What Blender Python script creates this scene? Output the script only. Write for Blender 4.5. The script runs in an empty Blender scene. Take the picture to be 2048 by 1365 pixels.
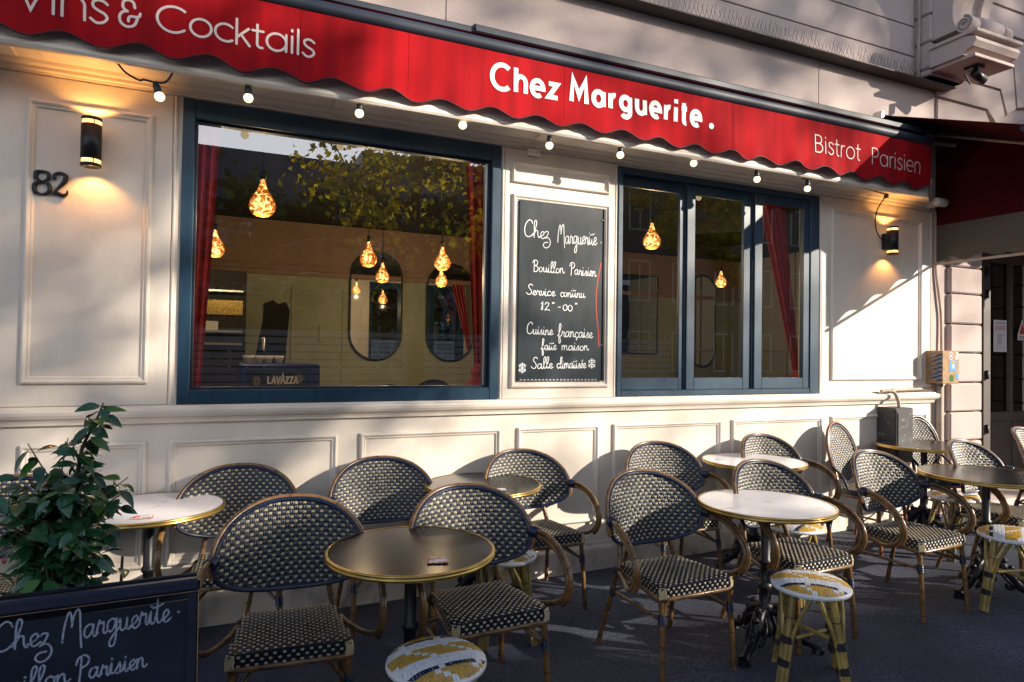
import bpy, math, random
import numpy as np
from mathutils import Matrix, Vector
random.seed(7); RNG = np.random.default_rng(7)
SC = bpy.context.scene
COL = SC.collection
R = math.radians
# ------------------------------------------------------------------ camera
F_PX = 1302.2436
YAW, PIT, ROL = R(23.866), R(1.03757), R(0.8421)
fwd = np.array([math.sin(YAW)*math.cos(PIT), math.cos(YAW)*math.cos(PIT), math.sin(PIT)])
rgt = np.array([math.cos(YAW), -math.sin(YAW), 0.0]); upv = np.cross(rgt, fwd)
rgt, upv = math.cos(ROL)*rgt + math.sin(ROL)*upv, -math.sin(ROL)*rgt + math.cos(ROL)*upv
cam_d = bpy.data.cameras.new('camera'); cam = bpy.data.objects.new('camera', cam_d); COL.objects.link(cam)
M = Matrix(((rgt[0], upv[0], -fwd[0], 0.0), (rgt[1], upv[1], -fwd[1], -3.96669), (rgt[2], upv[2], -fwd[2], 1.51774), (0, 0, 0, 1)))
cam.matrix_world = M
cam_d.sensor_width = 36.0; cam_d.lens = F_PX/2048*36.0; cam_d.clip_start = 0.05; cam_d.clip_end = 500
SC.camera = cam
# ------------------------------------------------------------------ sky, sun, exposure
SUN_TO = Vector((1.2, -1.0, 0.57)).normalized()
w = bpy.data.worlds.new('World'); SC.world = w; w.use_nodes = True
nt = w.node_tree; bg = nt.nodes['Background']
sky = nt.nodes.new('ShaderNodeTexSky'); sky.sky_type = 'NISHITA'; sky.sun_disc = False
sky.sun_elevation = math.asin(SUN_TO.z); sky.sun_rotation = math.atan2(SUN_TO.x, SUN_TO.y)
sky.dust_density = 1.0; sky.ozone_density = 2.0
# bright broken cloud added low over the roofs opposite to whiten the mirrored sky
N_ = nt.nodes; tc_ = N_.new('ShaderNodeTexCoord'); sx_ = N_.new('ShaderNodeSeparateXYZ'); nt.links.new(tc_.outputs['Generated'], sx_.inputs[0])
nz_ = N_.new('ShaderNodeTexNoise'); nz_.inputs['Scale'].default_value = 3.0; nz_.inputs['Detail'].default_value = 7; nt.links.new(tc_.outputs['Generated'], nz_.inputs['Vector'])
el_ = N_.new('ShaderNodeMapRange'); el_.inputs[1].default_value = .62; el_.inputs[2].default_value = .30; nt.links.new(sx_.outputs[2], el_.inputs[0])
sd_ = N_.new('ShaderNodeMapRange'); sd_.inputs[1].default_value = -.1; sd_.inputs[2].default_value = -.6; nt.links.new(sx_.outputs[1], sd_.inputs[0])
cl_ = N_.new('ShaderNodeMapRange'); cl_.inputs[1].default_value = .36; cl_.inputs[2].default_value = .52; nt.links.new(nz_.outputs[0], cl_.inputs[0])
m1_ = N_.new('ShaderNodeMath'); m1_.operation = 'MULTIPLY'; nt.links.new(el_.outputs[0], m1_.inputs[0]); nt.links.new(sd_.outputs[0], m1_.inputs[1])
m2_ = N_.new('ShaderNodeMath'); m2_.operation = 'MULTIPLY'; nt.links.new(m1_.outputs[0], m2_.inputs[0]); nt.links.new(cl_.outputs[0], m2_.inputs[1])
mx_ = N_.new('ShaderNodeMix'); mx_.data_type = 'RGBA'; nt.links.new(m2_.outputs[0], mx_.inputs[0]); nt.links.new(sky.outputs[0], mx_.inputs[6]); mx_.inputs[7].default_value = (17, 17.5, 19, 1)
nt.links.new(mx_.outputs[2], bg.inputs[0]); bg.inputs[1].default_value = 0.095
sl = bpy.data.lights.new('sun', 'SUN'); sl.energy = 5.0; sl.angle = R(0.5); sl.color = (1.0, 0.89, 0.74)
so = bpy.data.objects.new('sun', sl); COL.objects.link(so); so.location = (12, -10, 12)
so.rotation_euler = (-SUN_TO).to_track_quat('-Z', 'Y').to_euler()
SC.view_settings.view_transform = 'Standard'; SC.view_settings.look = 'None'
SC.view_settings.exposure = 0.95; SC.view_settings.gamma = 1.0
SC.cycles.max_bounces = 8; SC.cycles.transparent_max_bounces = 12
SC.cycles.sample_clamp_indirect = 4.0

# ------------------------------------------------------------------ materials
def mat(name, col, rough=0.6, metal=0.0, var=0.0, vscale=8.0, bump=0.0, bscale=60.0, spec=0.5, col2=None, coat=0.0, stretch=None, vlo=0.35, vhi=0.65, detail=6):
    m = bpy.data.materials.new(name); m.use_nodes = True
    n = m.node_tree.nodes; l = m.node_tree.links; b = n['Principled BSDF']
    b.inputs['Base Color'].default_value = (*col, 1); b.inputs['Roughness'].default_value = rough
    b.inputs['Metallic'].default_value = metal; b.inputs['Specular IOR Level'].default_value = spec
    b.inputs['Coat Weight'].default_value = coat
    if var or bump or col2:
        tc = n.new('ShaderNodeTexCoord'); vec = tc.outputs['Object']
        if stretch:
            mp = n.new('ShaderNodeMapping'); mp.inputs['Scale'].default_value = stretch; l.new(vec, mp.inputs[0]); vec = mp.outputs[0]
    if var or col2:
        t = n.new('ShaderNodeTexNoise'); t.inputs['Scale'].default_value = vscale; t.inputs['Detail'].default_value = detail
        l.new(vec, t.inputs['Vector'])
        rp = n.new('ShaderNodeValToRGB'); rp.color_ramp.elements[0].position = vlo; rp.color_ramp.elements[1].position = vhi
        c2 = col2 if col2 else tuple(c*(1-var) for c in col)
        rp.color_ramp.elements[0].color = (*c2, 1); rp.color_ramp.elements[1].color = (*col, 1)
        l.new(t.outputs[0], rp.inputs[0]); l.new(rp.outputs[0], b.inputs['Base Color'])
    if bump:
        t2 = n.new('ShaderNodeTexNoise'); t2.inputs['Scale'].default_value = bscale; t2.inputs['Detail'].default_value = 4
        l.new(vec, t2.inputs['Vector'])
        bp = n.new('ShaderNodeBump'); bp.inputs['Strength'].default_value = bump; bp.inputs['Distance'].default_value = 0.01
        l.new(t2.outputs[0], bp.inputs['Height']); l.new(bp.outputs[0], b.inputs['Normal'])
    return m
def vary(m, amt):
    n = m.node_tree.nodes; l = m.node_tree.links; b = n['Principled BSDF']; src = b.inputs['Base Color'].links[0].from_socket
    oi = n.new('ShaderNodeObjectInfo'); h = n.new('ShaderNodeHueSaturation'); r_ = n.new('ShaderNodeMapRange'); r_.inputs[3].default_value = 1-amt; r_.inputs[4].default_value = 1+amt
    l.new(oi.outputs['Random'], r_.inputs[0]); l.new(r_.outputs[0], h.inputs['Value']); l.new(src, h.inputs['Color']); l.new(h.outputs[0], b.inputs['Base Color'])
def emis(name, col, s):
    m = bpy.data.materials.new(name); m.use_nodes = True; n = m.node_tree.nodes; l = m.node_tree.links
    b = n['Principled BSDF']; b.inputs['Base Color'].default_value = (*col, 1)
    b.inputs['Emission Color'].default_value = (*col, 1); b.inputs['Emission Strength'].default_value = s
    return m
def glass(name, tint=(1, 1, 1), ior=1.9, rough=0.0):
    m = bpy.data.materials.new(name); m.use_nodes = True; n = m.node_tree.nodes; l = m.node_tree.links
    n.remove(n['Principled BSDF']); out = n['Material Output']
    tr = n.new('ShaderNodeBsdfTransparent'); tr.inputs[0].default_value = (*tint, 1)
    gl = n.new('ShaderNodeBsdfGlossy'); gl.inputs['Roughness'].default_value = rough
    fr = n.new('ShaderNodeFresnel'); fr.inputs[0].default_value = ior
    mx = n.new('ShaderNodeMixShader'); l.new(fr.outputs[0], mx.inputs[0]); l.new(tr.outputs[0], mx.inputs[1]); l.new(gl.outputs[0], mx.inputs[2])
    l.new(mx.outputs[0], out.inputs[0]); return m
MT = {}
MT['cream'] = mat('cream_paint', (0.78, 0.69, 0.60), 0.48, var=0.17, vscale=3.5, bump=0.10, bscale=70, stretch=(1, 1, 0.35), detail=10)
MT['scuffed'] = mat('scuffed_cream_paint', (0.74, 0.65, 0.56), 0.55, col2=(0.40, 0.33, 0.27), vscale=9, bump=0.15, bscale=60, stretch=(1, 1, .6), vlo=.28, vhi=.50, detail=12)
MT['stone'] = mat('limestone', (0.56, 0.45, 0.41), 0.85, col2=(0.45, 0.36, 0.345), vscale=1.6, bump=0.25, bscale=40, vlo=.3, vhi=.7)
MT['stone_dark'] = mat('limestone_joint', (0.20, 0.16, 0.14), 0.9)
MT['petrol'] = mat('petrol_blue_paint', (0.008, 0.034, 0.066), 0.40, col2=(0.014, 0.047, 0.086), vscale=5, bump=0.05, bscale=120, stretch=(6, 6, 1))
MT['frame_dark'] = mat('dark_frame_paint', (0.012, 0.02, 0.035), 0.4)
MT['pane'] = glass('window_glass', (0.86, 0.88, 0.84), 2.75)
MT['red'] = mat('red_awning_canvas', (0.42, 0.004, 0.009), 0.9, col2=(0.27, 0.003, 0.007), vscale=2.2, bump=0.12, bscale=500, stretch=(5, 1, .22), spec=.2)
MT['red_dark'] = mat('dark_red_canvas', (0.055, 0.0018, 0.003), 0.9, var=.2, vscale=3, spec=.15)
MT['piping'] = mat('dark_piping', (0.06, 0.006, 0.012), 0.7)
MT['anthracite'] = mat('anthracite_metal', (0.026, 0.036, 0.058), 0.55, metal=0.0, var=.2, vscale=8)
MT['letter'] = mat('white_lettering', (0.86, 0.84, 0.83), 0.6)
MT['letter_thin'] = mat('pale_pink_lettering', (0.84, 0.66, 0.61), 0.7)
MT['slate'] = mat('chalkboard_slate', (0.008, 0.014, 0.020), 0.42, spec=.25, col2=(0.036, 0.047, 0.056), vscale=4, bump=.03, bscale=60, vlo=.28, vhi=.78, stretch=(2.2, 1, .8), detail=12)
MT['chalk'] = mat('white_chalk', (0.82, 0.83, 0.84), 0.9)
MT['chalk_dull'] = mat('dusty_chalk', (0.30, 0.35, 0.48), 0.95, col2=(0.09, 0.11, 0.17), vscale=160, vlo=.3, vhi=.5)
MT['red_tape'] = mat('red_mark', (0.55, 0.06, 0.03), 0.7)
MT['black'] = mat('black_metal', (0.012, 0.012, 0.015), 0.42, metal=.2)
MT['iron'] = mat('black_cast_iron', (0.016, 0.017, 0.024), 0.32, metal=0.5, bump=.35, bscale=70)
MT['bulb'] = emis('lit_warm_bulb', (1.0, 0.80, 0.46), 0.95)
MT['lampglass'] = emis('lit_lamp_band', (1.0, 0.55, 0.18), 1.3)
MT['navy'] = mat('navy_weave', (0.007, 0.017, 0.052), 0.30, var=.35, vscale=60, coat=.2)
MT['navyblack'] = mat('black_weave_gap', (0.006, 0.008, 0.016), 0.6)
MT['straw'] = mat('cream_weave', (0.53, 0.45, 0.28), 0.35, var=.22, vscale=50, coat=.1)
MT['bamboo'] = mat('brown_bamboo', (0.20, 0.105, 0.038), 0.28, col2=(0.060, 0.032, 0.014), vscale=22, coat=.25, vlo=.3, vhi=.62, stretch=(1, 1, 1))
MT['bamboo_red'] = mat('red_brown_bamboo', (0.25, 0.085, 0.03), 0.3, col2=(0.10, 0.035, 0.018), vscale=22, coat=.25)
MT['bamboo_node'] = mat('dark_bamboo_node', (0.04, 0.022, 0.012), 0.5)
MT['yellow_bamboo'] = mat('olive_yellow_bamboo', (0.36, 0.26, 0.075), 0.32, col2=(0.20, 0.145, 0.045), vscale=14, coat=.2)
MT['white_weave'] = mat('white_weave', (0.74, 0.75, 0.78), 0.38, var=.1, vscale=50)
MT['yellow_weave'] = mat('mustard_weave', (0.58, 0.34, 0.05), 0.38, var=.25, vscale=40)
MT['brass'] = mat('brass_rim', (0.62, 0.42, 0.12), 0.28, metal=0.9, var=.25, vscale=14)
MT['marble'] = mat('white_marble_top', (0.80, 0.77, 0.78), 0.22, col2=(0.52, 0.50, 0.54), vscale=9, vlo=.26, vhi=.44, detail=12)
MT['darktop'] = mat('dark_laminate_top', (0.016, 0.015, 0.019), 0.20, var=.3, vscale=7, spec=.42)
MT['card_red'] = mat('red_card', (0.62, 0.12, 0.07), 0.6, col2=(0.75, 0.7, 0.66), vscale=60, vlo=.45, vhi=.5)
MT['card_white'] = mat('white_card', (0.72, 0.70, 0.68), 0.6)
def asphalt():
    m = mat('asphalt', (0.078, 0.088, 0.135), 0.82, col2=(0.024, 0.030, 0.058), vscale=85, bump=.8, bscale=150, vlo=.40, vhi=.64)
    n = m.node_tree.nodes; l = m.node_tree.links; b = n['Principled BSDF']; src = b.inputs['Base Color'].links[0].from_socket
    tc = n.new('ShaderNodeTexCoord')
    t = n.new('ShaderNodeTexNoise'); t.inputs['Scale'].default_value = 1.3; t.inputs['Detail'].default_value = 8; l.new(tc.outputs['Object'], t.inputs['Vector'])
    r_ = n.new('ShaderNodeValToRGB'); r_.color_ramp.elements[0].position = .33; r_.color_ramp.elements[0].color = (.55, .55, .55, 1); r_.color_ramp.elements[1].position = .66; r_.color_ramp.elements[1].color = (1.15, 1.12, 1.1, 1); l.new(t.outputs[0], r_.inputs[0])
    x = n.new('ShaderNodeMix'); x.data_type = 'RGBA'; x.blend_type = 'MULTIPLY'; x.inputs[0].default_value = 1; l.new(src, x.inputs[6]); l.new(r_.outputs[0], x.inputs[7])
    v = n.new('ShaderNodeTexVoronoi'); v.inputs['Scale'].default_value = 9; l.new(tc.outputs['Object'], v.inputs['Vector'])
    c = n.new('ShaderNodeMath'); c.operation = 'LESS_THAN'; c.inputs[1].default_value = .085; l.new(v.outputs['Distance'], c.inputs[0])
    t3 = n.new('ShaderNodeTexNoise'); t3.inputs['Scale'].default_value = 2.3; l.new(tc.outputs['Object'], t3.inputs['Vector'])
    g_ = n.new('ShaderNodeMath'); g_.operation = 'GREATER_THAN'; g_.inputs[1].default_value = .55; l.new(t3.outputs[0], g_.inputs[0])
    k = n.new('ShaderNodeMath'); k.operation = 'MULTIPLY'; l.new(c.outputs[0], k.inputs[0]); l.new(g_.outputs[0], k.inputs[1])
    y = n.new('ShaderNodeMix'); y.data_type = 'RGBA'; l.new(k.outputs[0], y.inputs[0]); l.new(x.outputs[2], y.inputs[6]); y.inputs[7].default_value = (.14, .14, .15, 1); l.new(y.outputs[2], b.inputs['Base Color'])
    return m
MT['asphalt'] = asphalt()
MT['leaf'] = mat('camellia_leaf', (0.034, 0.120, 0.042), 0.24, col2=(0.012, 0.050, 0.024), vscale=9, spec=.6, coat=.3)
MT['leaf_new'] = mat('young_leaf', (0.06, 0.17, 0.03), 0.28, var=.3, vscale=9)
MT['bark'] = mat('grey_brown_bark', (0.11, 0.085, 0.06), 0.9, col2=(0.05, 0.04, 0.03), vscale=12, bump=.4, bscale=30)
MT['terracotta'] = mat('terracotta', (0.30, 0.12, 0.06), 0.8, var=.2)
MT['blackboard'] = mat('black_painted_board', (0.004, 0.005, 0.012), 0.6, spec=.15, col2=(0.020, 0.030, 0.052), vscale=5, vlo=.28, vhi=.7, detail=10)
MT['navypaint'] = mat('navy_painted_wood', (0.008, 0.012, 0.038), 0.45, var=.3, vscale=20)
MT['rawwood'] = mat('worn_raw_wood', (0.33, 0.19, 0.09), 0.8, var=.4, vscale=30)
MT['curtain'] = mat('crimson_curtain', (0.56, 0.075, 0.095), 0.8, var=.25, vscale=14, spec=.2)
MT['roomwall'] = mat('olive_room_wall', (0.36, 0.37, 0.25), 0.8, var=.15, vscale=2)
MT['roomwall_up'] = mat('ochre_room_wall', (0.30, 0.19, 0.13), 0.8, var=.15, vscale=2)
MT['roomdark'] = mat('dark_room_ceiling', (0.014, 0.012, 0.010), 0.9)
MT['roomfloor'] = mat('brown_tile_floor', (0.10, 0.07, 0.05), 0.5)
MT['roompale'] = mat('pale_grey_panelling', (0.42, 0.42, 0.38), 0.7)
MT['mirror'] = mat('mirror_silver', (0.85, 0.87, 0.88), 0.02, metal=1.0)
MT['gold'] = mat('gold_mosaic', (0.55, 0.40, 0.12), 0.3, metal=.7, var=.6, vscale=60)
MT['coffeeblue'] = mat('deep_blue_panel', (0.012, 0.028, 0.16), 0.35)
MT['steel'] = mat('brushed_steel', (0.5, 0.5, 0.5), 0.3, metal=.9)
MT['porcelain'] = mat('white_porcelain', (0.7, 0.7, 0.68), 0.2)
MT['greybox'] = mat('dark_grey_metal_box', (0.035, 0.033, 0.035), 0.55, col2=(0.16, 0.14, 0.13), vscale=24, vlo=.33, vhi=.40)
MT['ochrebox'] = mat('ochre_painted_box', (0.38, 0.22, 0.10), 0.7, var=.3, vscale=18)
MT['bluegraf'] = mat('blue_spray', (0.03, 0.13, 0.30), 0.6)
MT['bluestk'] = mat('bright_blue_sticker', (0.03, 0.25, 0.55), 0.5)
MT['scratch'] = mat('faint_scratch', (0.055, 0.052, 0.042), 0.9)
MT['paper'] = mat('white_paper', (0.72, 0.72, 0.74), 0.8)
MT['ink'] = mat('grey_print', (0.22, 0.22, 0.25), 0.8)
MT['inkred'] = mat('red_print', (0.55, 0.06, 0.05), 0.7)
MT['pipe'] = mat('beige_painted_pipe', (0.42, 0.34, 0.27), 0.6, var=.2)
MT['plastic'] = mat('white_plastic', (0.62, 0.60, 0.57), 0.45)
MT['doorpaint'] = mat('brown_grey_door_paint', (0.085, 0.07, 0.062), 0.5, var=.15)
MT['doorglass'] = glass('dark_door_glass', (0.22, 0.22, 0.22), 1.2)
MT['facade_far'] = mat('far_grey_facade', (0.15, 0.14, 0.17), 0.9, var=.12, vscale=1)
MT['roofblue'] = mat('blue_grey_zinc', (0.07, 0.12, 0.19), 0.5, var=.2, vscale=2)
MT['darkglass'] = mat('dark_far_glass', (0.02, 0.025, 0.03), 0.1)
MT['zinc'] = mat('dark_brown_flashing', (0.07, 0.05, 0.045), 0.6)
MT['kerb'] = mat('granite_kerb', (0.28, 0.27, 0.26), 0.8, var=.2, vscale=40)
MT['socket'] = mat('black_rubber_socket', (0.01, 0.01, 0.014), 0.45)
MT['amber_cord'] = mat('black_cord', (0.01, 0.01, 0.01), 0.7)
MT['clayred'] = mat('red_bud', (0.35, 0.08, 0.06), 0.5)
for k_ in ('straw', 'bamboo', 'yellow_bamboo', 'yellow_weave', 'bamboo_red', 'stone'): vary(MT[k_], .13)
def beige_band():
    m = bpy.data.materials.new('beige_awning_canvas'); m.use_nodes = True; n = m.node_tree.nodes; l = m.node_tree.links
    n.remove(n['Principled BSDF']); out = n['Material Output']
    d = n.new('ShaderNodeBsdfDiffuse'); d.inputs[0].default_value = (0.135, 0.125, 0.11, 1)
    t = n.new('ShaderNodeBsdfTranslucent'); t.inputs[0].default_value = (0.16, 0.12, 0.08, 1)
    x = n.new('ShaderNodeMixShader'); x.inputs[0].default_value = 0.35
    l.new(d.outputs[0], x.inputs[1]); l.new(t.outputs[0], x.inputs[2]); l.new(x.outputs[0], out.inputs[0]); return m
MT['beige'] = beige_band()
def tree_leaf(name, c1, c2):
    m = bpy.data.materials.new(name); m.use_nodes = True; n = m.node_tree.nodes; l = m.node_tree.links
    n.remove(n['Principled BSDF']); out = n['Material Output']
    tc = n.new('ShaderNodeTexCoord'); t = n.new('ShaderNodeTexNoise'); t.inputs['Scale'].default_value = 1.7
    l.new(tc.outputs['Object'], t.inputs['Vector'])
    rp = n.new('ShaderNodeValToRGB'); rp.color_ramp.elements[0].position = .38; rp.color_ramp.elements[1].position = .62
    rp.color_ramp.elements[0].color = (*c1, 1); rp.color_ramp.elements[1].color = (*c2, 1); l.new(t.outputs[0], rp.inputs[0])
    d = n.new('ShaderNodeBsdfDiffuse'); tr = n.new('ShaderNodeBsdfTranslucent'); x = n.new('ShaderNodeMixShader'); x.inputs[0].default_value = .5
    l.new(rp.outputs[0], d.inputs[0]); l.new(rp.outputs[0], tr.inputs[0]); l.new(d.outputs[0], x.inputs[1]); l.new(tr.outputs[0], x.inputs[2]); l.new(x.outputs[0], out.inputs[0])
    return m
MT['planeleaf'] = tree_leaf('plane_tree_leaf', (0.26, 0.30, 0.02), (0.90, 0.66, 0.03))
MT['darkleaf'] = tree_leaf('dark_evergreen_leaf', (0.012, 0.035, 0.01), (0.03, 0.06, 0.015))
def amber():
    m = bpy.data.materials.new('lit_amber_glass'); m.use_nodes = True; n = m.node_tree.nodes; l = m.node_tree.links
    b = n['Principled BSDF']; b.inputs['Base Color'].default_value = (0.25, 0.07, 0.01, 1); b.inputs['Roughness'].default_value = .08
    b.inputs['Emission Color'].default_value = (1.0, .26, .025, 1); b.inputs['Emission Strength'].default_value = .42
    lw = n.new('ShaderNodeLayerWeight'); lw.inputs[0].default_value = .5
    tc = n.new('ShaderNodeTexCoord'); t = n.new('ShaderNodeTexNoise'); t.inputs['Scale'].default_value = 20; t.inputs['Detail'].default_value = 2; t.inputs['Distortion'].default_value = 2.2
    l.new(tc.outputs['Object'], t.inputs['Vector'])
    rp = n.new('ShaderNodeValToRGB'); e = rp.color_ramp.elements; e[0].position = .36; e[0].color = (.16, .028, .002, 1); e[1].position = .70; e[1].color = (2.6, 1.5, .5, 1)
    k = rp.color_ramp.elements.new(.50); k.color = (.62, .15, .012, 1)
    a = n.new('ShaderNodeMath'); a.operation = 'MULTIPLY_ADD'; a.inputs[1].default_value = -.30; a.inputs[2].default_value = .12; l.new(lw.outputs['Facing'], a.inputs[0])
    c = n.new('ShaderNodeMath'); c.operation = 'ADD'; l.new(a.outputs[0], c.inputs[0]); l.new(t.outputs[0], c.inputs[1])
    l.new(c.outputs[0], rp.inputs[0]); l.new(rp.outputs[0], b.inputs['Emission Color']); b.inputs['Emission Strength'].default_value = .9
    return m
MT['amber'] = amber()
MT['fencegrey'] = mat('weathered_grey_board', (0.36, 0.39, 0.45), 0.8, var=.3, vscale=3)
MT['filament'] = emis('glowing_filament', (1.0, 0.60, 0.22), 7.0)
MT['amber'] = amber()

# ------------------------------------------------------------------ mesh builder
class MB:
    def __init__(s): s.v = []; s.f = []; s.m = []; s.s = []; s.mats = []
    def mi(s, k):
        if k not in s.mats: s.mats.append(k)
        return s.mats.index(k)
    def add(s, vs, fs, k, smooth=False):
        o = len(s.v); i = s.mi(k); s.v += [tuple(map(float, p)) for p in vs]
        for f in fs: s.f.append(tuple(o+j for j in f)); s.m.append(i); s.s.append(smooth)
    def box(s, x0, x1, y0, y1, z0, z1, k, bev=0.0):
        if bev <= 0:
            v = [(x, y, z) for x in (x0, x1) for y in (y0, y1) for z in (z0, z1)]
            s.add(v, [(0, 1, 3, 2), (4, 6, 7, 5), (0, 4, 5, 1), (2, 3, 7, 6), (0, 2, 6, 4), (1, 5, 7, 3)], k); return
        b = bev; v = []; idx = {}
        for ix, x in ((0, x0), (1, x1)):
            for iy, y in ((0, y0), (1, y1)):
                for iz, z in ((0, z0), (1, z1)):
                    sx = b if ix == 0 else -b; sy = b if iy == 0 else -b; sz = b if iz == 0 else -b
                    for a, p in (('x', (x, y+sy, z+sz)), ('y', (x+sx, y, z+sz)), ('z', (x+sx, y+sy, z))):
                        idx[(ix, iy, iz, a)] = len(v); v.append(p)
        g = idx; f = []
        for i in (0, 1):
            f.append([g[(i, a, c, 'x')] for a, c in ((0, 0), (0, 1), (1, 1), (1, 0))])
            f.append([g[(a, i, c, 'y')] for a, c in ((0, 0), (1, 0), (1, 1), (0, 1))])
            f.append([g[(a, c, i, 'z')] for a, c in ((0, 0), (0, 1), (1, 1), (1, 0))])
            for j in (0, 1):
                f.append([g[(i, j, 0, 'x')], g[(i, j, 1, 'x')], g[(i, j, 1, 'y')], g[(i, j, 0, 'y')]])
                f.append([g[(i, 0, j, 'x')], g[(i, 1, j, 'x')], g[(i, 1, j, 'z')], g[(i, 0, j, 'z')]])
                f.append([g[(0, i, j, 'y')], g[(1, i, j, 'y')], g[(1, i, j, 'z')], g[(0, i, j, 'z')]])
                for q in (0, 1): f.append([g[(i, j, q, 'x')], g[(i, j, q, 'y')], g[(i, j, q, 'z')]])
        s.add(v, f, k)
    def tube(s, pts, r, k, n=8, caps=True, smooth=True, closed=False):
        P = np.array(pts, float); N = len(P); rr = np.full(N, r, float) if np.isscalar(r) else np.array(r, float)
        T = np.roll(P, -1, 0)-np.roll(P, 1, 0) if closed else np.gradient(P, axis=0)
        T /= np.linalg.norm(T, axis=1)[:, None]+1e-12
        a = np.array([0, 0, 1.0]) if abs(T[0][2]) < .9 else np.array([1.0, 0, 0])
        u = np.cross(T[0], a); u /= np.linalg.norm(u); vs = []
        for i in range(N):
            u = u-T[i]*np.dot(u, T[i]); u /= np.linalg.norm(u)+1e-12; w_ = np.cross(T[i], u)
            for j in range(n):
                t = 2*math.pi*j/n; vs.append(P[i]+rr[i]*(math.cos(t)*u+math.sin(t)*w_))
        fs = []
        for i in range(N if closed else N-1):
            i2 = (i+1) % N
            for j in range(n): fs.append((i*n+j, i*n+(j+1) % n, i2*n+(j+1) % n, i2*n+j))
        s.add(vs, fs, k, smooth)
        if caps and not closed:
            s.add(vs[:n], [tuple(range(n))[::-1]], k); s.add(vs[-n:], [tuple(range(n))], k)
    def lathe(s, prof, k, c=(0, 0, 0), n=32, smooth=True, axis='z'):
        vs = []
        for r_, z in prof:
            for j in range(n):
                t = 2*math.pi*j/n; p = (r_*math.cos(t), r_*math.sin(t), z)
                if axis == 'y': p = (p[0], p[2], p[1])
                if axis == 'x': p = (p[2], p[0], p[1])
                vs.append((p[0]+c[0], p[1]+c[1], p[2]+c[2]))
        fs = [(i*n+j, i*n+(j+1) % n, (i+1)*n+(j+1) % n, (i+1)*n+j) for i in range(len(prof)-1) for j in range(n)]
        s.add(vs, fs, k, smooth)
    def disc(s, r_, z, k, c=(0, 0), n=48, up=True):
        vs = [(c[0]+r_*math.cos(2*math.pi*j/n), c[1]+r_*math.sin(2*math.pi*j/n), z) for j in range(n)]
        s.add(vs, [tuple(range(n))] if up else [tuple(range(n))[::-1]], k)
    def prism(s, poly, d0, d1, k, plane='xz'):
        n = len(poly)
        def P(a, b, d):
            if plane == 'xz': return (a, d, b)
            if plane == 'yz': return (d, a, b)
            return (a, b, d)
        vs = [P(a, b, d0) for a, b in poly]+[P(a, b, d1) for a, b in poly]
        fs = [tuple(range(n)), tuple(range(2*n-1, n-1, -1))]+[(i, (i+1) % n, n+(i+1) % n, n+i) for i in range(n)]
        s.add(vs, fs, k)
    def sheet(s, fn, nu, nv, k, thick=0.0, smooth=True):
        vs = [fn(i/nu, j/nv) for i in range(nu+1) for j in range(nv+1)]; w_ = nv+1
        s.add(vs, [(i*w_+j, (i+1)*w_+j, (i+1)*w_+j+1, i*w_+j+1) for i in range(nu) for j in range(nv)], k, smooth)
    def build(s, name, parent=None):
        me = bpy.data.meshes.new(name); me.from_pydata(s.v, [], s.f)
        for k in s.mats: me.materials.append(MT[k])
        me.polygons.foreach_set('material_index', s.m); me.polygons.foreach_set('use_smooth', s.s)
        me.update(); o = bpy.data.objects.new(name, me); COL.objects.link(o)
        if parent is not None: o.parent = parent
        return o
def tag(o, label, cat, group=None):
    o['label'] = label; o['category'] = cat
    if group: o['group'] = group
    return o
def thing(name, label, cat, loc=(0, 0, 0), rz=0.0, group=None):
    o = bpy.data.objects.new(name, None); COL.objects.link(o); o.empty_display_size = .1
    o.location = loc; o.rotation_euler = (0, 0, rz); return tag(o, label, cat, group)
KIDS = {}
def kids(o): return [c for c in bpy.data.objects if c.parent == o]
def dup(root, loc, rz, label, group=None, scale=None):
    def cp(o, par):
        c = o.copy(); COL.objects.link(c)
        if par is not None: c.parent = par
        for ch in kids(o): cp(ch, c)
        return c
    r = cp(root, None); r.location = loc; r.rotation_euler = (0, 0, rz); r['label'] = label
    if group: r['group'] = group
    if scale: r.scale = scale
    return r
def struct(o): o['kind'] = 'structure'; return o
def cat(P, n=6, closed=False):
    P = np.array(P, float)
    if len(P) < 3: return P
    Q = np.vstack([P[-1], P, P[0], P[1]]) if closed else np.vstack([2*P[0]-P[1], P, 2*P[-1]-P[-2]])
    out = []
    for i in range(len(Q)-3):
        a, b, c, d = Q[i:i+4]
        for j in range(n):
            t = j/n; out.append(.5*((2*b)+(c-a)*t+(2*a-5*b+4*c-d)*t*t+(3*b-a-3*c+d)*t**3))
    if not closed: out.append(P[-1])
    return np.array(out)
def gz(x): return max(0.0, x-1.7)*0.0155

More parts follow.
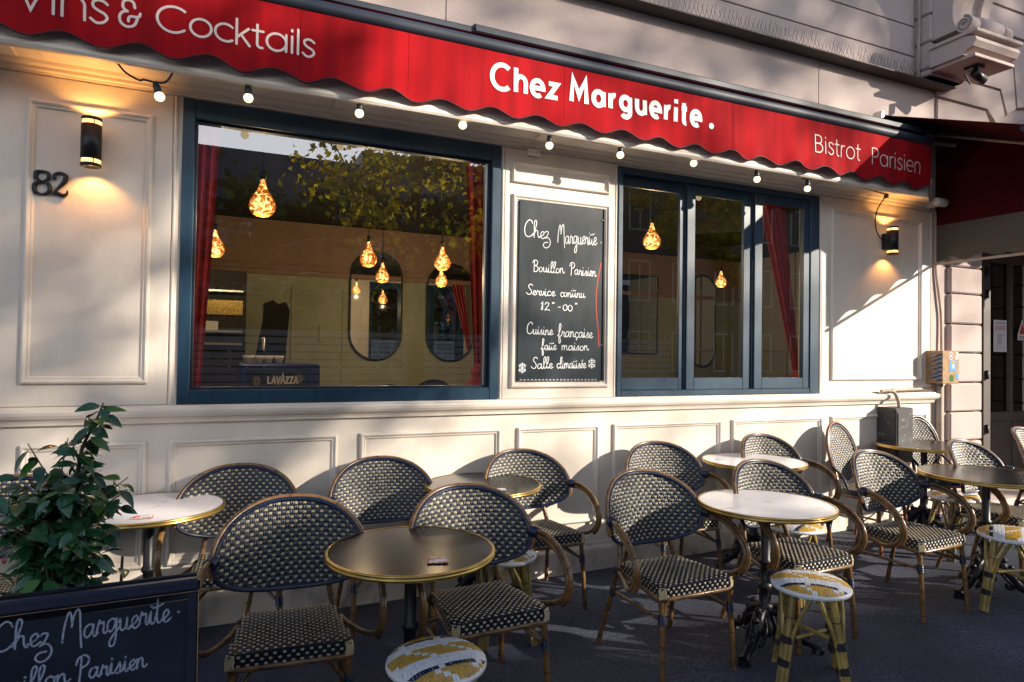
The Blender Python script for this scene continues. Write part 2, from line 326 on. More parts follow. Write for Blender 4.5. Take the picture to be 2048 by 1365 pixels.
# ------------------------------------------------------------------ lettering
def arc(cx, cy, rx, ry, a0, a1, n=18):
    t = np.radians(np.linspace(a0, a1, n)); return np.stack([cx+rx*np.cos(t), cy+ry*np.sin(t)], 1)
def ln(*p): return np.array(p, float)
S_ = lambda *p: cat(p, 5)
def J(*a): return np.vstack(a)
SANS = {
 'V': ([ln((0, 1), (.36, 0), (.72, 1))], .74), 'i': ([ln((.06, 0), (.06, .68)), ln((.06, .90), (.06, .955))], .14),
 'n': ([ln((.05, 0), (.05, .68)), J(ln((.05, .34)), arc(.31, .42, .26, .27, 165, 0), ln((.57, 0)))], .62),
 's': ([S_((.42, .60), (.33, .68), (.2, .70), (.08, .62), (.09, .47), (.22, .37), (.36, .29), (.42, .16), (.32, .02), (.16, -.01), (.02, .10))], .46),
 '&': ([S_((.62, .74), (.56, .93), (.38, 1.0), (.18, .92), (.14, .74), (.22, .62), (.32, .57), (.14, .52), (.02, .33), (.09, .1), (.33, -.01), (.60, .07), (.72, .30), (.72, .40)), S_((.38, .20), (.38, .30), (.46, .39), (.66, .40), (.80, .43), (.84, .55))], .86),
 'C': ([arc(.5, .5, .5, .5, 48, 312, 30)], .92), 'o': ([arc(.35, .34, .33, .35, 90, 449, 26)], .70), 'c': ([arc(.36, .34, .33, .35, 48, 312, 22)], .60),
 'k': ([ln((.05, 0), (.05, 1)), ln((.44, .68), (.06, .27)), ln((.19, .41), (.48, 0))], .50), 't': ([J(ln((.16, .92), (.16, .14)), arc(.30, .14, .14, .14, 190, 285, 6)), ln((.0, .67), (.36, .67))], .38),
 'a': ([arc(.36, .34, .33, .35, 10, 350, 26), ln((.69, .69), (.69, 0))], .76), 'l': ([ln((.06, 0), (.06, 1.02))], .14),
 'B': ([J(ln((.05, 0), (.05, 1), (.30, 1)), arc(.30, .76, .24, .24, 90, -90, 12), ln((.05, .52))), J(ln((.05, .52), (.34, .52)), arc(.34, .26, .26, .26, 90, -90, 12), ln((.05, 0)))], .66),
 'P': ([ln((.05, 0), (.05, 1)), J(ln((.05, 1), (.30, 1)), arc(.30, .73, .27, .27, 90, -90, 14), ln((.05, .46)))], .60),
 'r': ([ln((.05, 0), (.05, .68)), J(ln((.05, .32)), arc(.30, .40, .25, .28, 160, 80, 8))], .36),
 'e': ([J(ln((.03, .35), (.68, .35)), arc(.35, .34, .33, .35, 0, 310, 26))], .70),
 'h': ([ln((.07, 0), (.07, 1)), J(ln((.07, .34)), arc(.33, .42, .25, .25, 165, 0), ln((.58, 0)))], .66),
 'z': ([ln((.05, .62), (.50, .62), (.05, .06), (.52, .06))], .56),
 'M': ([ln((.07, 0), (.14, 1), (.50, .30), (.86, 1), (.93, 0))], 1.0),
 'g': ([arc(.34, .33, .28, .29, 10, 350, 24), J(ln((.62, .66), (.62, -.06)), arc(.35, -.06, .27, .24, 0, -150, 14))], .70),
 'u': ([J(ln((.07, .66), (.07, .28)), arc(.31, .28, .24, .25, 180, 360, 14)), ln((.55, .66), (.55, 0))], .63),
 '.': ([arc(.08, .06, .012, .012, 0, 300, 6)], .18), ' ': ([], .36)}
BOLD = dict(SANS); BOLD['i'] = ([ln((.07, 0), (.07, .66)), ln((.07, .83), (.07, 1.02))], .16)
BOLD['e'] = ([J(ln((.06, .33), (.64, .33)), arc(.34, .33, .30, .32, 8, 305, 26))], .68)
BOLD['g'] = ([arc(.33, .35, .27, .28, 10, 350, 24), J(ln((.60, .66), (.60, -.02)), arc(.34, -.02, .26, .24, 0, -145, 14))], .68)
BOLD['a'] = ([arc(.33, .33, .28, .30, 10, 350, 26), ln((.61, .66), (.61, 0))], .68); BOLD['r'] = ([ln((.07, 0), (.07, .66)), J(ln((.07, .36)), arc(.31, .36, .22, .24, 150, 75, 8))], .38)
HAND = {
 'a': ([S_((.40, .34), (.27, .43), (.09, .34), (.05, .13), (.17, .0), (.32, .14), (.40, .38)), S_((.40, .40), (.38, .12), (.46, 0), (.58, .10))], .54),
 'c': ([S_((.35, .33), (.23, .42), (.07, .32), (.04, .13), (.16, 0), (.32, .04), (.44, .14))], .40),
 'ç': ([S_((.35, .33), (.23, .42), (.07, .32), (.04, .13), (.16, 0), (.32, .04), (.44, .14)), S_((.2, 0), (.24, -.1), (.14, -.2))], .40),
 'e': ([S_((-.03, .10), (.16, .17), (.30, .32), (.22, .43), (.08, .32), (.08, .10), (.20, 0), (.40, .12))], .37),
 'é': ([S_((-.03, .10), (.16, .17), (.30, .32), (.22, .43), (.08, .32), (.08, .10), (.20, 0), (.40, .12)), ln((.16, .56), (.30, .70))], .37),
 'f': ([S_((-.02, .06), (.16, .34), (.30, .80), (.26, 1.0), (.16, .92), (.12, .4), (.12, -.38), (.20, -.50), (.28, -.30), (.20, -.02), (.40, .12))], .38),
 'g': ([S_((.38, .34), (.25, .43), (.08, .34), (.05, .13), (.17, .0), (.32, .14), (.39, .38)), S_((.40, .42), (.40, -.10), (.34, -.44), (.20, -.50), (.14, -.36), (.30, -.12), (.56, .12))], .52),
 'h': ([S_((0, .10), (.16, .48), (.26, .88), (.18, 1.0), (.09, .82), (.08, 0)), S_((.08, .18), (.2, .40), (.33, .38), (.36, .12), (.44, 0), (.54, .10))], .52),
 'i': ([S_((0, .08), (.10, .42), (.09, .10), (.17, 0), (.30, .10)), arc(.12, .62, .015, .015, 0, 300, 6)], .28),
 'l': ([S_((0, .08), (.16, .46), (.26, .88), (.18, 1.0), (.08, .78), (.09, .14), (.18, 0), (.32, .10))], .30),
 'm': ([ln((.04, .40), (.04, 0)), S_((.04, .18), (.14, .40), (.24, .38), (.26, 0)), S_((.26, .18), (.36, .40), (.47, .38), (.50, .08), (.58, 0), (.68, .10))], .66),
 'n': ([ln((.04, .40), (.04, 0)), S_((.04, .18), (.16, .40), (.27, .38), (.30, .08), (.38, 0), (.50, .10))], .48),
 'o': ([S_((.22, .42), (.07, .34), (.04, .14), (.17, 0), (.33, .12), (.34, .32), (.22, .42), (.30, .34), (.46, .36))], .44),
 'r': ([S_((0, .08), (.09, .40), (.11, .46), (.16, .36), (.28, .38), (.27, .10), (.34, 0), (.44, .10))], .40),
 's': ([S_((-.02, .06), (.14, .30), (.20, .44), (.24, .22), (.20, .02), (.06, .02), (.20, .0), (.40, .12))], .36),
 't': ([S_((0, .08), (.10, .44), (.12, .82), (.10, .40), (.11, .10), (.20, 0), (.34, .10)), S_((-.06, .56), (.14, .58), (.34, .64))], .32),
 'u': ([S_((0, .30), (.06, .40), (.06, .10), (.16, 0), (.29, .12), (.33, .40)), S_((.33, .40), (.32, .10), (.40, 0), (.52, .10))], .49),
 'v': ([S_((0, .30), (.07, .40), (.10, .12), (.18, 0), (.28, .14), (.30, .36), (.40, .34))], .38),
 'z': ([S_((.02, .34), (.12, .42), (.26, .38), (.18, .16), (.04, 0), (.18, .06), (.34, -.02), (.42, -.24), (.30, -.48), (.06, -.56), (-.10, -.42), (.0, -.26), (.24, -.22))], .44),
 'C': ([S_((.60, .80), (.52, .95), (.34, .98), (.12, .74), (.04, .38), (.12, .08), (.32, 0), (.52, .08), (.66, .24))], .66),
 'B': ([S_((.14, .95), (.12, .5), (.10, 0)), S_((-.04, .74), (.08, .96), (.36, .98), (.46, .80), (.36, .60), (.18, .52), (.42, .46), (.50, .24), (.34, .02), (.08, .02))], .60),
 'M': ([S_((0, .0), (.04, .42), (.16, .88), (.26, .94), (.32, .70), (.33, .46)), S_((.33, .46), (.40, .80), (.52, 1.0), (.62, .92), (.66, .5), (.70, 0), (.74, -.28))], .80),
 'P': ([S_((.16, .90), (.14, .4), (.10, -.08)), S_((-.06, .66), (.04, .92), (.30, 1.0), (.48, .84), (.42, .60), (.16, .48))], .50),
 'S': ([S_((.52, .86), (.40, .98), (.22, .92), (.16, .70), (.32, .50), (.42, .28), (.30, .04), (.10, .04), (-.04, .18))], .52),
 '1': ([S_((0, .0), (.10, .5), (.14, .82)), ln((-.02, .62), (.14, .84), (.12, 0))], .30),
 '2': ([S_((.04, .62), (.14, .82), (.32, .78), (.34, .58), (.04, .02), (.20, .06), (.44, .0))], .52),
 '0': ([S_((.22, .62), (.06, .46), (.05, .16), (.20, 0), (.38, .14), (.40, .44), (.24, .62), (.14, .58))], .48),
 'H': ([ln((.04, .72), (.06, .98)), ln((.22, .74), (.24, 1.0)), ln((.04, .86), (.24, .88))], .34),
 '-': ([ln((.02, .30), (.24, .32))], .34), '.': ([arc(.08, .02, .014, .014, 0, 300, 6)], .2), ' ': ([], .30),
 '*': ([ln((.3, 0), (.3, .9)), ln((.0, .2), (.6, .7)), ln((.0, .7), (.6, .2)), ln((.18, .8), (.3, .66), (.42, .8)), ln((.18, .1), (.3, .24), (.42, .1)), ln((.02, .36), (.13, .32), (.1, .14)), ln((.5, .78), (.47, .58), (.58, .54)), ln((.02, .54), (.13, .58), (.1, .76)), ln((.58, .36), (.47, .32), (.5, .14))], .75)}
def ribbon(mb, pts, wd, fn, k, rounded=True):
    P = np.array(pts, float); keep = [0]
    for i in range(1, len(P)):
        if np.linalg.norm(P[i]-P[keep[-1]]) > 1e-6: keep.append(i)
    P = P[keep]
    if len(P) < 2: return
    W = np.full(len(P), wd) if np.isscalar(wd) else np.interp(np.linspace(0, 1, len(P)), np.linspace(0, 1, len(wd)), wd)
    D = np.diff(P, axis=0); D /= np.linalg.norm(D, axis=1)[:, None]; L = []; Rr = []
    for i in range(len(P)):
        d0 = D[max(0, i-1)]; d1 = D[min(len(D)-1, i)]; n0 = np.array([-d0[1], d0[0]]); n1 = np.array([-d1[1], d1[0]])
        m = n0+n1; q = np.linalg.norm(m); m = n1 if q < 1e-6 else m/q
        c = max(.42, float(np.dot(m, n1))); h = W[i]/2/c; L.append(P[i]+m*h); Rr.append(P[i]-m*h)
    v2 = []; fs = []; n = len(P)
    for i in range(n): v2 += [L[i], Rr[i]]
    for i in range(n-1): fs.append((2*i, 2*i+1, 2*i+3, 2*i+2))
    if rounded:
        for e in (0, n-1):
            d = -D[0] if e == 0 else D[-1]; nn = np.array([-d[1], d[0]]); o = len(v2); r_ = W[e]/2
            for a in np.linspace(90, -90, 7): v2.append(P[e]+r_*(math.cos(R(a))*d+math.sin(R(a))*nn))
            fs.append(tuple(range(o, o+7)))
    mb.add([fn(a, b) for a, b in v2], fs, k)
def text(mb, font, s, x0, x1, zb, h, wd, plane, k, rounded=True, slope=0.0, track=0.07, wob=0.0, lift0=0.0):
    """writes s between x0 and x1 (plane units), baseline zb, cap height h; plane(u, v, lift) -> xyz"""
    adv = 0.0; items = []
    for ch in s:
        g, a = font[ch]; items.append((g, adv)); adv += a+track
    adv -= track; sx = (x1-x0)/adv; q = 0
    for g, a in items:
        dy = random.uniform(-wob, wob)*h
        for st in g:
            P = np.array(st, float).copy(); X = x0+(P[:, 0]+a)*sx; Z = zb+P[:, 1]*h+slope*(X-x0)+dy
            lift = lift0+0.0002*(q % 5); q += 1
            ribbon(mb, np.stack([X, Z], 1), wd, lambda u, v, lf=lift: plane(u, v, lf), k, rounded)

# ------------------------------------------------------------------ ground
g = MB(); xs = [-40, -12, 0, 1.7, 3, 4.5, 6, 8, 12, 20, 40]
vs = []; ys = [-6.5, -3, -1.5, -.6, 0.0, 1.4]
for x in xs:
    for y in ys: vs.append((x, y, min(gz(x), .2)))
g.add(vs, [(i*6+j, (i+1)*6+j, (i+1)*6+j+1, i*6+j+1) for i in range(len(xs)-1) for j in range(5)], 'asphalt')
struct(g.build('sidewalk'))
g = MB(); g.box(-40, 40, -6.68, -6.5, -.2, 0.0, 'kerb', .012); struct(g.build('kerb'))
g = MB(); g.add([(-80, -15.2, -.13), (80, -15.2, -.13), (80, -6.4, -.13), (-80, -6.4, -.13)], [(0, 1, 2, 3)], 'asphalt'); struct(g.build('road'))
g = MB(); g.box(-80, 80, -60, -15.2, -.3, 0, 'asphalt'); struct(g.build('far_sidewalk'))
# ------------------------------------------------------------------ bistro building
def extr(mb, prof, x0, fx1, k, smooth=False):
    n = len(prof); v = [(x0, y, z) for y, z in prof]+[(fx1(y), y, z) for y, z in prof]
    mb.add(v, [tuple(range(n)), tuple(range(2*n-1, n-1, -1))]+[(i, (i+1) % n, n+(i+1) % n, n+i) for i in range(n)], k, smooth)
bb = thing('bistro_building', 'cream panelled bistro front with two blue framed windows under a red awning', 'building')
m = MB()
for a in ((-6, -.23, 0, 2.89), (-.23, 1.655, 0, 1.21), (1.655, 2.57, 0, 2.89), (2.57, 4.565, 0, 1.215), (4.565, 6.02, 0, 2.89), (-.23, 1.655, 2.885, 2.89), (2.57, 4.565, 2.875, 2.89)):
    m.box(a[0], a[1], 0, .2, a[2], a[3], 'cream')
m.build('wall', bb)
for x0, x1 in ((-1.04, -.275), (1.685, 2.545), (4.60, 6.0)):   # pilaster strips standing 8 mm proud
    m = MB(); m.box(x0, x1, -.008, 0, 1.212, 2.884, 'cream', .003); m.build('pilaster_facing', bb)
for x in (-.262, 1.672, 2.553, 4.585, 6.008):
    m = MB(); m.tube([(x, -.004, 1.214), (x, -.004, 2.884)], .009, 'cream', 8); m.build('edge_bead', bb)
m = MB()
ledge = [(0, 1.115), (-.020, 1.115), (-.022, 1.128), (-.028, 1.140), (-.045, 1.152), (-.054, 1.168), (-.056, 1.184), (-.050, 1.196), (-.030, 1.203), (-.028, 1.209), (0, 1.2095)]
extr(m, ledge[::-1], -6, lambda y: 6.02-y, 'cream'); m.build('sill_moulding', bb)
m = MB(); extr(m, [(0, .0), (-.03, .0), (-.03, .155), (-.024, .17), (-.012, .178), (-.010, .20), (0, .205)][::-1], -6, lambda y: 6.02-y, 'scuffed'); m.build('plinth', bb)
def panel(x0, z0, x1, z1, y=0.0, wd=.042):
    """picture-frame moulding with an ogee profile around a flat field"""
    m = MB(); prof = [(0, 0), (0, .012), (.006, .019), (.013, .021), (.020, .016), (.025, .010), (.031, .010), (.035, .007), (.040, .0)]
    loops = []
    for d, h in prof:
        d *= wd/.042; loops.append([(x0+d, y-h, z0+d), (x1-d, y-h, z0+d), (x1-d, y-h, z1-d), (x0+d, y-h, z1-d)])
    v = [p for L in loops for p in L]
    m.add(v, [(i*4+j, i*4+(j+1) % 4, (i+1)*4+(j+1) % 4, (i+1)*4+j) for i in range(len(prof)-1) for j in range(4)], 'cream')
    return m.build('panel_moulding', bb)
for x0, x1 in ((-2.0, -1.14), (-.92, -.365), (-.26, .63), (.76, 1.68), (1.80, 2.43), (2.55, 3.53), (3.64, 4.61), (4.72, 5.94)): panel(x0, .345, x1, 1.02)
panel(-.925, 1.325, -.368, 2.757, -.0082); panel(1.735, 2.655, 2.488, 2.795, -.0082, .030); panel(1.738, 1.285, 2.495, 2.578, -.0082, .04); panel(4.705, 1.325, 5.86, 2.785, -.0082, .036)
m = MB()   # boxed beam under the awning, soffit and cove
skew = lambda y: 6.0+y*1.6
beam = [(0, 3.34), (0, 2.8905), (-.012, 2.8905), (-.014, 2.902), (-.030, 2.906), (-.032, 2.922), (-.05, 2.928), (-.06, 2.945), (-.262, 2.945), (-.276, 2.925), (-.284, 2.906), (-.298, 2.899), (-.312, 2.904), (-.320, 2.918), (-.316, 2.935), (-.302, 2.946), (-.300, 2.97), (-.300, 3.34)]
extr(m, beam, -6, skew, 'cream'); m.build('fascia_beam', bb)
for x0, x1 in ((-2.3, -.95), (-.85, .45), (.55, 1.75), (1.85, 3.05), (3.15, 4.3), (4.4, 5.35)):
    m = MB(); m.box(x0, x1, -.235, -.085, 2.933, 2.9448, 'cream', .005); m.build('soffit_panel', bb)
# ---- windows
def frame_boxes(m, x0, x1, z0, z1, y0, y1, wl, wr, wb, wt, k, bev=.004):
    m.box(x0, x0+wl, y0, y1, z0, z1, k, bev); m.box(x1-wr, x1, y0, y1, z0, z1, k, bev)
    m.box(x0+wl, x1-wr, y0+.001, y1, z0, z0+wb, k, bev); m.box(x0+wl, x1-wr, y0+.001, y1, z1-wt, z1, k, bev)
m = MB(); frame_boxes(m, -.229, 1.654, 1.2115, 2.884, -.014, .07, .062, .062, .078, .105, 'petrol'); wnL = m.build('window', bb)  # top rail deepened to stand for the dark reflection along the glass top
m = MB(); frame_boxes(m, -.166, 1.591, 1.2905, 2.778, .018, .066, .012, .016, .012, .012, 'frame_dark', .002); m.box(1.558, 1.572, .022, .06, 1.303, 2.765, 'steel', .002); m.build('glazing_bead', wnL)
def pane(x0, x1, z0, z1, y, par, k='pane'):
    m = MB(); m.add([(x0, y, z0), (x1, y, z0), (x1, y, z1), (x0, y, z1)], [(0, 1, 2, 3)], k); return m.build('pane', par)
pane(-.154, 1.575, 1.3025, 2.766, .04, wnL)
m = MB()   # pale scratched scrawl across the lower half of the left pane
def onpane(u, v, l): return (u, .0385-l, v)
for st in ([(.08, 1.86), (.2, 1.92), (.33, 1.9), (.28, 1.84), (.1, 1.85)], [(.42, 1.70), (.30, 1.84), (.42, 1.97), (.60, 1.95), (.66, 1.84), (.52, 1.80), (.40, 1.86), (.36, 1.74), (.5, 1.66), (.62, 1.70)],
           [(.64, 1.48), (.56, 1.68), (.60, 1.82), (.72, 1.93), (.9, 1.96)], [(.56, 1.82), (.78, 1.86), (.92, 1.95), (1.02, 1.86), (1.12, 1.72), (1.34, 1.62), (1.42, 1.74), (1.34, 1.90), (1.26, 2.0)],
           [(.58, 1.62), (.82, 1.60), (1.0, 1.46), (1.16, 1.36), (1.24, 1.32)], [(.96, 1.78), (.80, 1.82), (.76, 1.70), (.86, 1.62), (1.1, 1.62), (1.36, 1.60)], [(.30, 2.12), (.5, 2.18), (.8, 2.16), (1.1, 2.02), (1.3, 1.84), (1.36, 1.62), (1.28, 1.46), (1.12, 1.40)]):
    ribbon(m, cat(st, 8), .0009, lambda a, b: onpane(a, b, 0), 'scratch')
m.build('scratched_scrawl', wnL)
m = MB(); frame_boxes(m, 2.571, 4.564, 1.2165, 2.874, -.014, .10, .040, .100, .042, .045, 'petrol'); wnR = m.build('window', bb)
for x0, x1, y, wl, wr in ((2.6125, 3.212, .060, .036, .052), (3.214, 3.862, .036, .075, .090), (3.864, 4.4625, .010, .080, .068)):
    m = MB(); frame_boxes(m, x0, x1, 1.2595, 2.828, y-.014, y+.014, wl, wr, .088, .075, 'petrol', .003); m.build('sash', wnR)
    pane(x0+wl, x1-wr, 1.3475, 2.753, y+.004, wnR)
# ---- wall above the awning, bird-spiked ledge, block courses
m = MB()
for x0, x1 in ((-6, 1.255), (1.261, 4.557), (4.563, 6.068)): m.box(x0, x1, .0, .3, 3.345, 4.03, 'stone', .002)
m.box(-6, 6.0, .012, .28, 3.36, 4.0, 'stone_dark'); m.build('upper_wall', bb)
m = MB()
for z0, z1 in ((4.105, 4.312), (4.322, 4.592), (4.602, 4.872), (4.882, 5.15), (5.16, 5.43), (5.44, 5.9)): m.box(-6, 5.81, .02, .3, z0, z1, 'stone', .004)
m.box(-6, 5.8, .032, .28, 4.11, 5.9, 'stone_dark'); m.build('block_courses', bb)
m = MB(); extr(m, [(.3, 4.032), (-.125, 4.032), (-.13, 4.036), (-.13, 4.046), (-.05, 4.075), (.02, 4.098), (.3, 4.103)][::-1], -6, lambda y: 6.12-y*.4 if y < 0 else 6.07, 'zinc'); ld = m.build('ledge', bb)
m = MB()
x = -1.0
while x < 5.75:
    for s in (-1, 1): m.tube([(x, -.07, 4.078), (x+random.uniform(-.012, .012), -.07+s*.03+random.uniform(-.01, .01), 4.175+random.uniform(-.02, .02))], .0016, 'zinc', 4, caps=False)
    x += .042
m.build('bird_spikes', ld)
# ---- room behind the windows
RB = 4.5
m = MB(); m.box(-1.6, 8.0, RB, RB+.1, 0, 2.46, 'roomwall'); m.box(-1.6, 8.0, RB, RB+.1, 2.46, 3.1, 'roomwall_up'); m.box(-1.7, -1.6, .2, RB+.1, 0, 3.1, 'roomwall')
m.box(-1.6, 8.0, RB-.035, RB, 2.43, 2.50, 'roomwall_up', .008); m.box(-1.6, 8.0, RB-.022, RB, 2.55, 2.575, 'roomwall_up', .006)
for x0 in (-.9, .75, 3.45, 4.5):
    for a in (x0, x0+.62): m.box(a, a+.03, RB-.015, RB, .9, 2.3, 'roomwall', .006)
m.box(1.09, 1.17, RB-.02, RB, 1.62, 1.84, 'roomwall', .006); m.build('room_wall', bb)
m = MB(); m.box(7.9, 8.0, 1.21, RB, 0, 3.1, 'roompale')
for y in (1.6, 2.2, 2.75, 3.3, 3.45, 3.95): m.box(7.87, 7.9, y, y+.06, 0, 3.1, 'roompale', .01)
m.box(7.872, 7.9, 1.21, RB, 1.6, 1.64, 'roompale', .01); m.build('panelled_side_wall', bb)
m = MB(); m.box(-1.6, 6.7, .2, 1.21, -.05, .10, 'roomfloor'); m.box(-1.6, 8.0, 1.21, RB+.1, -.05, .10, 'roomfloor'); m.build('room_floor', bb)
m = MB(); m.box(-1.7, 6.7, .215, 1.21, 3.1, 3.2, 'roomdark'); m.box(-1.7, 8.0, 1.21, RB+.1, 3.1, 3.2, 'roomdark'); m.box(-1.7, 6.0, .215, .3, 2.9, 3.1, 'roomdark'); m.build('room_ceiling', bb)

# ------------------------------------------------------------------ awning of the bistro
aw = thing('awning', 'red canvas awning with a scalloped lettered valance across the bistro front', 'awning')
VY = -.36; AXE = 5.475
def scal(x): return 2.9675-.0225*math.cos(2*math.pi*(x-.671)/.308)
def vy(x, t):   # t 0 top .. 1 bottom
    return VY-.008*t*math.sin(x*3.1+1)+.010*t*t*math.sin(x*7.3)+.004*t*math.sin(x*11.7+3*math.sin(x*1.3))+.004*t*math.sin(x*19)+.006*t**3*math.sin(x*33+2*math.sin(x*2.1))*(.5+.5*math.sin(x*1.7+1))
m = MB(); NX = 560
m.sheet(lambda u, v: (-3+u*(AXE+3), vy(-3+u*(AXE+3), 1-v), scal(-3+u*(AXE+3))*(1-v)+3.335*v), NX, 8, 'red')
val = m.build('valance', aw)
m = MB(); m.tube([(x, vy(x, 1)-.001, scal(x)) for x in np.linspace(-3, AXE, 620)], .005, 'piping', 5)
for x in (-.96, .02+.32, .93, 1.93, 3.30): m.tube([(x, vy(x, 1-(z-2.97)/.36)-.0006, z) for z in np.linspace(3.0, 3.33, 9)], .0018, 'red', 4)
m.build('piping', val)
def onval(u, v, l): return (u, vy(u, (3.335-v)/.37)-.0035-l, v)
m = MB(); text(m, SANS, 'Vins', -.905, -.535, 3.060, .150, .0125, onval, 'letter_thin'); m.build('lettering', val); m = MB(); text(m, SANS, '&', -.493, -.402, 3.064, .128, .0125, onval, 'letter_thin'); m.build('lettering', val); m = MB(); text(m, SANS, 'Cocktails', -.332, .415, 3.075, .128, .0125, onval, 'letter_thin', slope=.013); m.build('lettering', val)
m = MB(); text(m, BOLD, 'Chez', 1.44, 1.885, 3.108, .148, .029, onval, 'letter', False, track=.20); m.build('lettering', val)
m = MB(); text(m, BOLD, 'Marguerite', 1.972, 3.015, 3.118, .148, .0335, onval, 'letter', False, track=.27); ribbon(m, arc(3.108, 3.135, .010, .010, 0, 330, 14), .022, lambda a, b: onval(a, b, 0), 'letter'); m.build('lettering', val)
m = MB(); text(m, SANS, 'Bistrot', 4.10, 4.605, 3.090, .132, .0085, onval, 'letter_thin', track=.12); m.build('lettering', val); m = MB(); text(m, SANS, 'Parisien', 4.735, 5.345, 3.080, .132, .0085, onval, 'letter_thin', track=.12); m.build('lettering', val)
m = MB(); m.tube([(-3, -.345, 3.366), (5.47, -.345, 3.366)], .040, 'anthracite', 20); m.build('front_tube', aw)
m = MB(); m.sheet(lambda u, v: (-3+8.4*u, -.355+.06*v, 3.408+.004*v+.003*math.sin(u*190)), 200, 3, 'red'); m.build('canvas_roll', aw)
m = MB()
extr(m, [(-.02, 3.43), (-.315, 3.43), (-.325, 3.436), (-.325, 3.462), (-.30, 3.482), (-.02, 3.52)][::-1], -3, lambda y: 1.34, 'anthracite')
m.box(-3, 5.40, -.29, -.02, 3.36, 3.4295, 'frame_dark'); m.build('hood', aw)
m = MB()
extr(m, [(-.02, 3.432), (-.335, 3.432), (-.345, 3.440), (-.345, 3.474), (-.31, 3.497), (-.02, 3.535)][::-1], 1.34, lambda y: 5.45, 'anthracite'); m.build('hood', aw)

# ------------------------------------------------------------------ neighbouring dark red awning
na = thing('side_awning', 'dark red sloping awning with beige lower band over the entrance on the right', 'awning')
CZ = lambda y: 3.667+.39*y; TY = -1.2
m = MB(); v = [(x, y, CZ(y)+dz) for x in (5.22, 9.8) for y in (-.02, TY) for dz in (0, .012)]
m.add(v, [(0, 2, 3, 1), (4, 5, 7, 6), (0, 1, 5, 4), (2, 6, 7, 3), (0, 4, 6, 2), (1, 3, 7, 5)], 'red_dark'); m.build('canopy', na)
m = MB(); m.prism([(-.02, 2.757), (TY+.02, 2.757), (TY+.02, CZ(TY)-.06), (-.02, 3.60)], 6.05, 6.056, 'red_dark', 'yz'); m.build('side_panel', na)
m = MB(); n = 90; pts = []
for i in range(n+1):
    y = -.02+(TY+.04)*i/n; pts.append((y, 2.437-.020*math.cos(2*math.pi*(y+.02)/.27)))
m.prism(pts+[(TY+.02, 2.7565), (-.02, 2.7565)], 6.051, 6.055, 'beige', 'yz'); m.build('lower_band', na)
m = MB(); m.box(6.035, 6.065, TY+.02, -.02, 2.392, 2.414, 'pipe', .004); m.build('lower_rail', na)
m = MB(); m.tube([(6.04, -.06, 3.598), (6.04, TY, CZ(TY)-.05)], .014, 'pipe', 8); m.tube([(5.75, -.05, 3.50), (7.2, -.75, 3.33), (8.6, TY+.05, CZ(TY)-.05)], .018, 'pipe', 8); m.build('folding_arm', na)
m = MB(); m.tube([(5.22, TY, CZ(TY)-.01), (9.8, TY, CZ(TY)-.01)], .03, 'anthracite', 12); m.build('front_bar', na)
m = MB(); m.box(5.20, 9.8, -.10, -.03, 3.60, 3.655, 'anthracite', .008); m.box(5.18, 5.215, -.12, -.03, 3.60, 3.672, 'steel', .006); m.build('roller_case', na)
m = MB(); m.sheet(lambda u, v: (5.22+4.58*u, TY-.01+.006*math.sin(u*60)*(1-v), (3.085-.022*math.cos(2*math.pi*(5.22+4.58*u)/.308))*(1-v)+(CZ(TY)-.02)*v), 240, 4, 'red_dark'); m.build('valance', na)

# ------------------------------------------------------------------ stone building on the right
sb = thing('stone_building', 'rusticated limestone building with carved console and recessed dark door', 'building')
m = MB(); zz = [(.0, .74), (.752, 1.015), (1.027, 1.292), (1.304, 1.574), (1.586, 1.847), (1.859, 2.135), (2.147, 2.389), (2.401, 2.66), (2.672, 2.93), (2.942, 3.2)]
for z0, z1 in zz: m.box(6.24, 6.715, -.045, .9, z0, z1, 'stone', .012)
m.box(6.03, 6.70, .012, .9, 0, 3.2, 'stone_dark'); m.box(6.022, 6.235, -.005, .3, 0, 3.2, 'stone', .004); m.build('door_pier', sb)
m = MB()
for z0, z1 in zz: m.box(8.52, 9.4, -.045, .9, z0, z1, 'stone', .012)
m.box(8.53, 9.3, -.02, .9, 0, 3.2, 'stone_dark'); m.build('door_pier', sb)
m = MB(); m.box(6.03, 12, .02, .9, 3.205, 8, 'stone'); m.box(6.72, 12, .02, .9, 2.75, 3.2, 'stone'); m.build('wall', sb)
stones = [[(6.075, 3.22), (6.86, 3.22), (7.0, 3.45), (6.87, 3.86), (6.80, 3.965), (6.075, 3.965)], [(6.075, 3.99), (6.83, 3.99), (6.99, 3.86), (7.12, 3.97), (7.03, 4.20), (6.075, 4.20)],
          [(6.32, 4.225), (7.05, 4.225), (7.16, 3.98), (7.30, 4.06), (7.25, 4.50), (6.32, 4.50)], [(6.32, 4.525), (7.27, 4.525), (7.33, 4.08), (7.6, 4.13), (7.6, 4.78), (6.32, 4.78)], [(6.32, 4.805), (7.6, 4.805), (7.6, 5.05), (6.32, 5.05)], [(6.32, 5.075), (8.6, 5.075), (8.6, 5.35), (6.32, 5.35)], [(7.63, 4.14), (8.6, 4.14), (8.6, 5.05), (7.63, 5.05)]]
for i, p in enumerate(stones):
    m = MB(); c = np.mean(p, 0); q = [tuple(c+(np.array(a)-c)*.985) for a in p]; n = len(p)
    v = [(a, .019, b) for a, b in p]+[(a, -.012, b) for a, b in p]+[(a, -.022, b) for a, b in q]
    m.add(v, [tuple(range(2*n, 3*n))]+[(k*n+j, k*n+(j+1) % n, (k+1)*n+(j+1) % n, (k+1)*n+j) for k in (0, 1) for j in range(n)], 'stone'); m.build('facing_stone', sb)
m = MB(); ring = []
for i in range(25):
    a = R(180-90*i/24); ring.append((a,))
